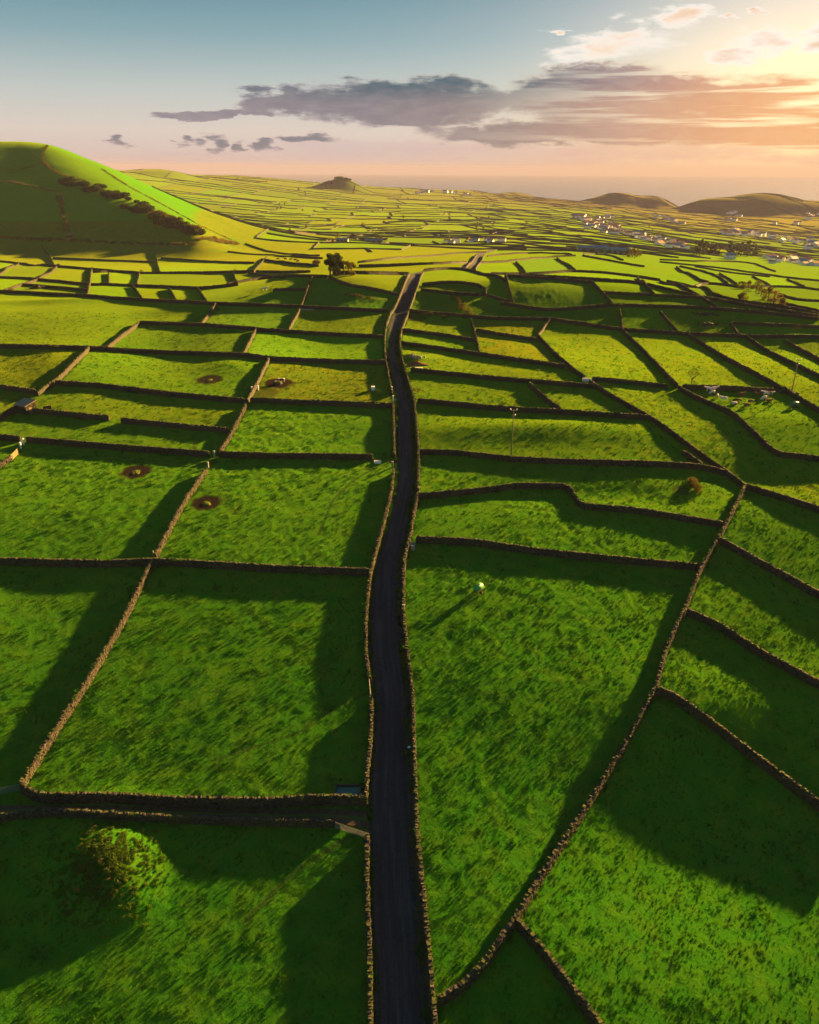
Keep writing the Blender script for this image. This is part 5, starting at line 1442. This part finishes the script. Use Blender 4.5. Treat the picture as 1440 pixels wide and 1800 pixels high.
def ring_feeder():
    o = tag(empty('hay_feeder', at(490, 675)), 'round metal hay feeder in the muddy patch of the brown field', 'feeder')
    for z in (.25, .6, 1.0): MB().tube([(1.1 * math.cos(6.2832 * i / 20), 1.1 * math.sin(6.2832 * i / 20), z) for i in range(21)], .035, 6, False).build('hoop', MAT['galvanised'], o)
    for i in range(12): a = 6.2832 * i / 12; MB().tube([(1.1 * math.cos(a), 1.1 * math.sin(a), 0), (1.1 * math.cos(a), 1.1 * math.sin(a), 1.05)], .03, 5).build('upright', MAT['galvanised'], o)
    MB().tube([(0, 0, 0), (0, 0, .5), (0, 0, .85), (0, 0, .95)], [.95, .9, .6, .2], 12).build('hay', MAT['hay'], o)
ring_feeder()
# feeder frames and soil by the bend
for k_, (x, w_) in enumerate([(725.5, 'left'), (732.5, 'middle'), (739.5, 'right')]):
    o = tag(empty('feeder_frame', at(x, 652), R(-4)), f'white concrete feeder frame by the wall at the bend, {w_} of three', 'feeder frame', 'white feeder frames')
    for s_ in (-1, 1): MB().box((s_ * .52, 0, .45), (.16, .5, 1.1)).build('post', MAT['white_paint'], o)
    MB().box((0, 0, 1.08), (1.22, .5, .16)).build('lintel', MAT['white_paint'], o)
def soil_heap():
    V = []; F = []; n_ = 22; r_ = random.Random(4)
    for j in range(9):
        for i in range(n_):
            a = 6.2832 * i / n_; f = j / 8; q = f * (1 + .25 * math.sin(3 * a + 1)); V.append((q * 3.6 * math.cos(a), q * 1.7 * math.sin(a), (1 - f) ** 1.2 * 1.3 * r_.uniform(.75, 1.2) - (.25 if j == 8 else 0)))
    for j in range(8):
        for i in range(n_): a, b = j * n_ + i, j * n_ + (i + 1) % n_; F.append((a, a + n_, b + n_, b))
    o = mesh_py('soil_heap', V, F, MAT['red_soil']); o.location = at(731, 641); tag(o, 'low heap of reddish soil at the road bend', 'soil heap')
    C = []; Sz = []; T_ = []
    a = np.array(at(731, 628))
    C = orng.normal(0, 1, (26, 3)) * (1.3, .7, .25); C[:, 2] = np.abs(C[:, 2]) + .1
    V2, F2 = blocks(C, orng.uniform(.25, .8, (26, 3)), np.tile([1., 0], (26, 1)), .3, .25); o = mesh_np('rock_pile', V2, F2, MAT['concrete']); o.location = tuple(map(float, a)); tag(o, 'pale rocks tipped on the grassy mound at the road bend', 'rock pile')
soil_heap()
def rocks(label, px, py, n, sx, sy, smin, smax, name='rock_outcrop', mat='basalt', rise=.3):
    C = orng.normal(0, .5, (n, 3)) * (sx, sy, .1); C[:, 2] = np.abs(C[:, 2]) + rise * np.exp(-(C[:, 0] / sx) ** 2 - (C[:, 1] / sy) ** 2); S_ = orng.uniform(smin, smax, (n, 3)); S_[:, 2] *= .7
    loc = at(px, py); C[:, 2] += height(C[:, 0] + loc[0], C[:, 1] + loc[1]) - loc[2]
    V2, F2 = blocks(C, S_, np.tile([1., 0], (n, 1)), .35, .28); o = mesh_np(name, V2, F2, MAT[mat]); o.location = loc; return tag(o, label, 'rocks')
rocks('low rock outcrop on the shaded slope, upper one', 1240, 553, 26, 4.5, 1.5, .4, 1.1); rocks('low rock outcrop on the shaded slope, lower one', 1243, 571, 26, 4.0, 1.5, .4, 1.1)
rocks('rubble heap at the foot of the farther utility pole', 1380, 690, 28, 3.5, 1.2, .4, 1.0, 'rubble_heap', 'basalt', .8)
bush('bank_bush', 'rounded grassy clump with scrub in the field left of the wall corner', at(1220, 858), [(0.2, -2.6, .5, .9), (0, -1.2, .9, 1.1), (-.2, .3, 1.2, 1.3), (.2, 1.8, 1.2, 1.2), (.3, 3.2, .8, 1.0), (-.9, .8, .7, 1.0), (.9, -.6, .6, .9)], 2600, .13, 'leaf_olive', seed=77)
rocks('crumbled stones spilling below the slanting wall by the stepped fields', 840, 959, 16, 3.0, .6, .2, .5, 'fallen_stones', 'basalt', .1)
rocks('small stone ruin among the tiny fields at left', 68, 507, 30, 3.4, 1.2, .6, 1.3, 'stone_ruin', 'basalt', 1.2)
# litter on the road
def litter():
    V = [(orng.normal(0, .22), orng.normal(0, .22), abs(orng.normal(.12, .08))) for _ in range(24)]
    bm = bmesh.new(); [bm.verts.new(v) for v in V]; bmesh.ops.convex_hull(bm, input=bm.verts); me = bpy.data.meshes.new('plastic_bag'); bm.to_mesh(me); bm.free(); me.materials.append(MAT['plastic_white'])
    o = link(bpy.data.objects.new('plastic_bag', me)); o.scale = (.6, .6, .6); a = at(719, 1315); o.location = (a[0], a[1], a[2] + .08); tag(o, 'small white plastic bag lying on the right side of the road', 'bag')
litter()

# --- vegetation
def mound():
    a = at(178, 1520); loc = Vector(a); o = tag(empty('bramble_mound', a), 'overgrown bramble mound below the sunken lane at lower left', 'bramble')
    r_ = np.random.default_rng(8); n_ = 520
    X = np.clip(r_.normal(0.4, 3.0, n_), -6, 7); Y = np.clip(r_.normal(0.5, 3.0, n_), -6, 6); Z = height(X + a[0], Y + a[1]) - a[2]
    V, F = leaf_cloud(np.stack([X, Y, Z + .1], -1), r_.uniform(.15, .45, n_), 30000, .075, 4, .6, .2)
    mesh_np('crown', V, F, MAT['leaf_bramble'], o)
    m = 60; X2 = r_.normal(-0.6, 2.2, m); Y2 = r_.normal(-.6, 3.0, m); Z2 = height(X2 + a[0], Y2 + a[1]) - a[2]
    V, F = leaf_cloud(np.stack([X2, Y2, Z2 + .05], -1), r_.uniform(.25, .6, m), 5000, .10, 5, .7, .3); mesh_np('undergrowth', V, F, MAT['leaf_green'], o)
    s_ = MB()
    for k_ in range(14): x, y = r_.normal(.5, 1.4), r_.normal(0, 2.2); z = float(height(x + a[0], y + a[1])) - a[2]; s_.tube([(x, y, z - .2), (x + .2, y + .1, z + .4), (x + r_.normal(0, .5), y + r_.normal(0, .5), z + .8)], [.03, .02, .01], 4)
    tag(s_.build('stems', MAT['bark'], o), kind='stuff')
mound()
bare_tree('leafless spreading tree at the top corner of the cow field', at(1215, 677), 7.2, 3)
bare_tree('leafless reddish tree on the shaded slope near the right edge', at(1399, 590), 6.2, 9)
tree('cedar_tree', 'tall dark tree at the left of the clump on the crest', at(581, 487), 10.5, 4.2, 2600, .34, 'leaf_dark', .22, seed=4)
tree('cedar_tree', 'dark tree just behind the tall one on the crest', at(591, 484), 9.5, 3.4, 1500, .32, 'leaf_dark', .3, seed=5)
for k_, (x, y, w_) in enumerate([(598, 484, 'leftmost'), (605, 484, 'second'), (612, 483, 'third'), (618, 482, 'rightmost')]):
    tree('thin_tree', f'olive-topped thin tree in the clump on the crest, {w_} of four', at(x, y), 6.8 - .4 * k_, 2.0, 600, .26, 'leaf_olive', .5, 'thin trees in the clump', seed=20 + k_)
bush('golden_bush', 'golden round bush left of the tree clump', at(556, 464), [(0, 0, 1.4, 1.9), (1.5, .3, 1.1, 1.4), (-1.4, 0, 1.0, 1.3)], 900, .28, 'leaf_dry', seed=3)
bush('golden_bush', 'golden bush at the right foot of the tree clump', at(617, 484), [(0, 0, 1.2, 1.4), (1.2, .3, .9, 1.1)], 600, .25, 'leaf_dry', seed=4)
for k_, (x, y, r_, h_, m_, w_) in enumerate([(1303, 508, 2.2, 3.6, 'leaf_olive', 'dark round tree at the upper left end'), (1316, 508, 2.6, 4.2, 'leaf_olive', 'tree second from the upper left'), (1329, 512, 3.2, 5.2, 'leaf_olive', 'tallest tree in the middle'),
                                          (1338, 520, 3.0, 4.8, 'leaf_olive', 'broad tree below the middle'), (1350, 528, 2.8, 4.4, 'leaf_olive', 'tree near the lower end'), (1360, 534, 2.8, 4.6, 'leaf_dry', 'golden tree'), (1370, 538, 2.4, 4.0, 'leaf_dry', 'golden tree at the lower right end'), (1305, 528, 2.2, 2.6, 'leaf_olive', 'low separate shrub')]):
    tree('field_tree', f'{w_} of the bush clump beyond the shaded slope', at(x, y), h_ * 1.25, r_, 700, .3, m_, .15, 'bush clump beyond the shaded slope', seed=40 + k_)
hedge('scrub_bank', 'yellowish scrub bank on the right of the road below the crest', [(722, 549), (745, 553), (760, 556)], 2.6, 1.6, 90, .18, 'leaf_dry', 'scrub', 6)
hedge('scrub_bank', 'tumbling scrub strip down the shaded slope right of the road', [(796, 518), (806, 530), (822, 548), (834, 558)], 3.0, 1.5, 80, .2, 'leaf_olive', 'scrub', 7)
hedge('scrub_bank', 'brown scrub in the shaded field left of the road', [(600, 518), (640, 522), (682, 530)], 2.4, 1.0, 40, .2, 'leaf_olive', 'scrub', 8)
hedge('hill_thicket', 'dark thicket running down the ridge of the hill', [(108, 322), (150, 330), (190, 342), (230, 358), (270, 378), (305, 394), (340, 408), (356, 414)], 16, 6, 190, .65, 'leaf_dark', 'thicket', 9)
hedge('hill_thicket', 'thicker dark bushes at the lower end of the hill ridge', [(270, 376), (300, 390), (330, 402), (352, 413)], 14, 8, 170, .65, 'leaf_olive', 'thicket', 10)
hedge('hill_hedge', 'brown hedge crossing the shaded face of the hill', [(104, 342), (107, 360), (113, 385), (119, 408)], 5, 2.5, 30, .45, 'leaf_dry', 'hedge', 11)
hedge('hill_hedge', 'scrubby hedge along the foot of the hill', [(-20, 417), (60, 421), (140, 424), (220, 428), (300, 430), (345, 430)], 4.5, 2.6, 32, .45, 'leaf_olive', 'hedge', 12)
hedge('hill_hedge', 'hedge line along the brow of the hill', [(84, 256), (78, 268), (76, 284), (90, 298), (110, 308), (150, 318)], 3.0, 1.6, 20, .4, 'leaf_olive', 'hedge', 13)
hedge('hill_hedge', 'low hedge down the sunlit side of the hill', [(180, 298), (230, 330), (290, 362), (350, 396), (420, 428)], 3.0, 1.5, 18, .4, 'leaf_dry', 'hedge', 14)
hedge('hill_hedge', 'dry grass and bushes at the sunlit end of the hill', [(345, 420), (380, 424), (420, 430)], 9, 3, 50, .5, 'leaf_dry', 'hedge', 15)
hedge('hill_hedge', 'brown track hedge across the top of the shaded hill face', [(-15, 318), (20, 320), (60, 328), (104, 338)], 3.5, 1.5, 26, .4, 'leaf_dry', 'hedge', 17)
hedge('hill_hedge', 'faint hedge line below the brow of the hill', [(-10, 296), (30, 300), (60, 292), (76, 284)], 2.5, 1.2, 18, .35, 'leaf_olive', 'hedge', 18)
hedge('wall_shrubs', 'small shrubs on the wall where the crest road starts to bend', [(690, 545), (700, 530)], 1.2, 1.0, 60, .14, 'leaf_olive', 'shrubs', 16)
for k_, (x, y, w_) in enumerate([(21, 511, 'at the far left'), (249, 478, 'above the long bright field'), (413, 477, 'at the end of the long bright field'), (780, 560, 'below the shaded slope by the road'), (1094, 576, 'at the top of the slanting fields'), (732, 690, 'on the right roadside wall below the bend')]):
    bush('wall_bush', f'small bush on the wall {w_}', at(x, y), [(0, 0, .9, 1.0), (.8, .2, .8, .8), (-.7, .1, .7, .7)], 220, .16, 'leaf_olive' if k_ % 2 else 'leaf_dry', 'bushes on walls', seed=60 + k_)

# village trees
for k_ in range(13):
    x = 1222 + 40 * k_ / 12 + orng.normal(0, 1); tree('village_tree', 'dark tree in the dense group left of the white and blue house', at(x, 447 + orng.normal(0, 1)), orng.uniform(13, 20), orng.uniform(4.0, 5.5), 200, 1.0, 'leaf_dark', .15, 'dense village trees', seed=100 + k_)
for k_ in range(12):
    x = 1280 + 50 * k_ / 11 + orng.normal(0, 1); tree('village_tree', 'dark tree in the looser group right of the white and blue house', at(x, 450 + orng.normal(0, 1)), orng.uniform(12, 22), orng.uniform(3.5, 5), 180, 1.0, 'leaf_dark', .15, 'loose village trees', seed=130 + k_)
for k_ in range(6):
    tree('village_tree', 'dark tree just right of the teal sheds', at(1104 + 4 * k_, 452 + orng.normal(0, .8)), orng.uniform(6, 9), orng.uniform(2.5, 3.5), 160, .7, 'leaf_olive', .15, 'trees by the teal sheds', seed=150 + k_)
for k_ in range(34):
    x, y = orng.uniform(470, 1180), orng.uniform(352, 428)
    try: l_ = at(x, y)
    except Exception: continue
    side = 'west of the far road' if x < 800 else 'between the far road and the village'
    tree('plain_tree', f'small dark tree on the far plain {side}', l_, orng.uniform(4, 8), orng.uniform(2.5, 4.5), 110, .8, 'leaf_olive', .1, f'lone trees on the far plain {side}', seed=200 + k_)
hedge('coast_wood', 'dark scrub on the far hill with the antennas', [(566, 326), (585, 318), (600, 314), (615, 317), (640, 326)], 45, 10, 14, 3.0, 'leaf_dark', 'wood', 31)
# --- village houses
def house_meshes(lx, ly, h, rh):
    wv = [(-lx/2, -ly/2, -1.5), (lx/2, -ly/2, -1.5), (lx/2, ly/2, -1.5), (-lx/2, ly/2, -1.5), (-lx/2, -ly/2, h), (lx/2, -ly/2, h), (lx/2, ly/2, h), (-lx/2, ly/2, h), (-lx/2, 0, h + rh), (lx/2, 0, h + rh)]
    wf = [(0, 1, 5, 4), (1, 2, 6, 9, 5), (2, 3, 7, 6), (3, 0, 4, 8, 7)]
    e = .4; rv = [(-lx/2 - e, -ly/2 - e, h - .25), (lx/2 + e, -ly/2 - e, h - .25), (lx/2 + e, 0, h + rh + .12), (-lx/2 - e, 0, h + rh + .12), (-lx/2 - e, ly/2 + e, h - .25), (lx/2 + e, ly/2 + e, h - .25)]
    rv += [(x, y, z - .2) for x, y, z in rv]
    rf = [(0, 1, 2, 3), (3, 2, 5, 4), (6, 9, 8, 7), (9, 10, 11, 8), (0, 6, 7, 1), (4, 5, 11, 10), (0, 3, 9, 6), (3, 4, 10, 9), (1, 7, 8, 2), (2, 8, 11, 5)]
    return wv, wf, rv, rf
HM = []
for (lx, ly, h, rh, rm) in ((11, 8, 3.6, 2.0, 'roof_tile'), (9, 7, 5.6, 1.9, 'roof_tile'), (14, 8, 3.4, 1.8, 'roof_tile'), (10, 9, 4.2, 2.2, 'roof_grey')):
    wv, wf, rv, rf = house_meshes(lx, ly, h, rh)
    mw = bpy.data.meshes.new('house_wall'); mw.from_pydata(wv, [], wf); mw.materials.append(MAT['house_white'])
    mr = bpy.data.meshes.new('house_roof'); mr.from_pydata(rv, [], rf); mr.materials.append(MAT[rm])
    win = MB(); 
    for x in (-lx * .3, 0, lx * .3): win.box((x, -ly / 2 - .02, h * .45), (1.0, .1, 1.2))
    HM.append((mw, mr, lx, ly, h))
wm = bpy.data.meshes.new('window'); _b = MB().box((0, 0, 0), (1.1, .12, 1.3)); wm.from_pydata(_b.V, [], _b.F); wm.materials.append(MAT['dark_glass'])
dm = bpy.data.meshes.new('door'); _b = MB().box((0, 0, 0), (1.1, .12, 2.1)); dm.from_pydata(_b.V, [], _b.F); dm.materials.append(MAT['weathered_wood'])
def house(label, px, py, group, k_=None, sc=1.0, detail=False):
    try: l_ = at(px, py)
    except Exception: return
    if l_[2] < SEA + 2: return
    k_ = int(orng.integers(0, 4)) if k_ is None else k_; mw, mr, lx, ly, h = HM[k_]
    o = tag(empty('house', l_, orng.uniform(-.7, .7)), label, 'house', group); o.scale = (sc,) * 3
    a = link(bpy.data.objects.new('wall', mw), o); link(bpy.data.objects.new('roof', mr), o)
    if detail:
        for x in (-lx * .32, lx * .32): q = link(bpy.data.objects.new('window', wm), a); q.location = (x, -ly / 2 - .03, h * .5)
        q = link(bpy.data.objects.new('door', dm), a); q.location = (0, -ly / 2 - .03, 1.05)
def cluster(label, group, line, n, sx, sy, sc=1.0):
    for i in range(n):
        f = orng.random() * (len(line) - 1); j = int(f); f -= j; x = line[j][0] * (1 - f) + line[j + 1][0] * f + orng.normal(0, sx); y = line[j][1] * (1 - f) + line[j + 1][1] * f + orng.normal(0, sy)
        house(label, x, y, group, sc=sc * orng.uniform(.8, 1.25))
cluster('pale house with tiled roof crowded in the hillside village core', 'houses of the village core', [(1018, 386), (1040, 394), (1065, 402), (1088, 408)], 46, 8, 4, 1.1)
cluster('pale house on the rising street above the village core', 'houses above the village core', [(1050, 392), (1060, 384), (1075, 378)], 16, 6, 3, 1.1)
cluster('pale house along the street between village core and dark trees', 'houses along the village street', [(1096, 412), (1130, 418), (1165, 428), (1195, 434)], 34, 8, 3, 1.05)
cluster('pale house in the small cluster above the village street', 'houses above the village street', [(1135, 378), (1155, 382), (1185, 388), (1200, 392)], 11, 4, 2, 1.2)
cluster('pale house in the row between the street and the dark trees', 'houses beside the dark trees', [(1172, 434), (1195, 436), (1222, 438)], 9, 4, 2, 1.0)
cluster('pale house in the dense block at the right edge below the bay', 'houses at the right edge', [(1350, 455), (1380, 458), (1410, 462), (1445, 466)], 30, 8, 3, .9)
cluster('pale house in the long far row behind the dark trees', 'houses behind the dark trees', [(1262, 407), (1300, 412), (1340, 416), (1380, 420)], 24, 8, 3, 1.3)
cluster('pale house in the row under the bay', 'houses under the bay', [(1385, 424), (1415, 430), (1445, 434)], 16, 6, 2.5, 1.3)
cluster('tiny pale house scattered below the coastal hills', 'houses below the coastal hills', [(1275, 378), (1330, 388), (1400, 388), (1440, 382)], 18, 12, 4, 1.5)
cluster('tiny pale house on the far shore by the antenna hill', 'houses on the far shore', [(740, 340), (790, 340), (830, 346)], 10, 10, 1.5, 1.6)
cluster('small pale farmhouse on the plain beyond the crest road', 'farmhouses on the plain', [(775, 427), (830, 425), (880, 424)], 9, 10, 1.5, .8)
house('white house with grey roof standing between the two groups of dark trees', 1283, 455, 'house between the tree groups', 3, 1.2, True)
house('white farmhouse with red roof right of the dark trees', 1352, 454, 'farmhouse right of the trees', 2, 1.2, True)
house('large white building at the upper left end of the village', 1017, 384, 'large village building', 2, 2.4, True)
def shed(label, px, py, size, rz):
    lx, ly, h = size; o = tag(empty('farm_shed', at(px, py), R(rz)), label, 'shed', 'farm sheds'); wv, wf, rv, rf = house_meshes(lx, ly, h, ly * .16)
    mesh_py('wall', wv, wf, MAT['shed_teal'], o); mesh_py('roof', rv, rf, MAT['roof_grey'], o)
    for x in (-lx * .3, 0, lx * .3): MB().box((x, -ly / 2 - .03, h * .42), (lx * .16, .12, h * .84)).build('door', MAT['dark_glass'], o)
shed('long teal farm shed at the left, beyond the long yellow field', 1040, 443, (30, 13, 5), -6); shed('teal farm shed in the middle of the three beyond the yellow field', 1068, 445, (22, 12, 4.5), -4); shed('teal farm shed with pale roof edge beside the small trees', 1090, 447, (20, 12, 5), -8)
shed('dark low barn on the plain beyond the tree clump', 657, 426, (22, 8, 3), 2)
shed('grey barn left of the crest on the far plain', 602, 425, (14, 8, 3), -5)
# little hut on the hill foot
o_ = tag(empty('stone_hut', at(122, 417)), 'tiny stone hut at the foot of the hill face', 'hut'); MB().box((0, 0, 1.0), (4, 3, 2.6)).build('hut_wall', MAT['basalt'], o_); MB().box((0, 0, 2.4), (4.5, 3.5, .3), rx=.12).build('roof', MAT['hut_roof'], o_)
# antennas
def mast(label, px, ybase, ytop):
    b = at(px, ybase); h = h_for(b, ytop); o = tag(empty('antenna_mast', b), label, 'antenna mast', 'antenna masts'); m_ = MB(); w0 = .9
    for sx_, sy_ in ((-1, -1), (1, -1), (0, 1.2)): m_.tube([(sx_ * w0, sy_ * w0, -2), (sx_ * .3, sy_ * .3, h)], [.28, .2], 5)
    for k_ in range(8): z = h * k_ / 8; f = 1 - .66 * k_ / 8; m_.tube([(-w0 * f, -w0 * f, z), (w0 * f, -w0 * f, z + h / 8)], .14, 4); m_.tube([(w0 * f, -w0 * f, z), (0, 1.2 * w0 * f, z + h / 8)], .14, 4)
    m_.build('lattice', MAT['galvanised'], o); MB().tube([(0, 0, h), (0, 0, h + 4)], .18, 5).build('aerial', MAT['galvanised'], o)
    MB().tube([(0, -.9, h * .7), (0, -1.5, h * .7)], 1.3, 10).build('dish', MAT['white_paint'], o)
mast('left of two thin antenna masts on the far hill', 598, 316, 304); mast('right of two thin antenna masts on the far hill', 604, 316, 305)

# ------------------------------------------------------------------ haze
def haze():
    m = bpy.data.materials.new('haze'); m.use_nodes = True; g = N(m.node_tree); g.n.clear()
    out = g.new('ShaderNodeOutputMaterial'); p = g.new('ShaderNodeVolumePrincipled')
    p.inputs['Color'].default_value = (0.28, 0.27, 0.42, 1); p.inputs['Density'].default_value = HAZE
    p.inputs['Anisotropy'].default_value = 0.0
    g.l.new(p.outputs[0], out.inputs['Volume'])
    z0, z1 = -165.0, 150.0; r_ = SEA_R + 500
    b = MB(); b.box((0, 0, (z0 + z1) / 2), (2 * r_, 2 * r_, z1 - z0)); o = b.build('haze', m)
    tag(o, kind='stuff')
HAZE = 6.0e-5
haze()
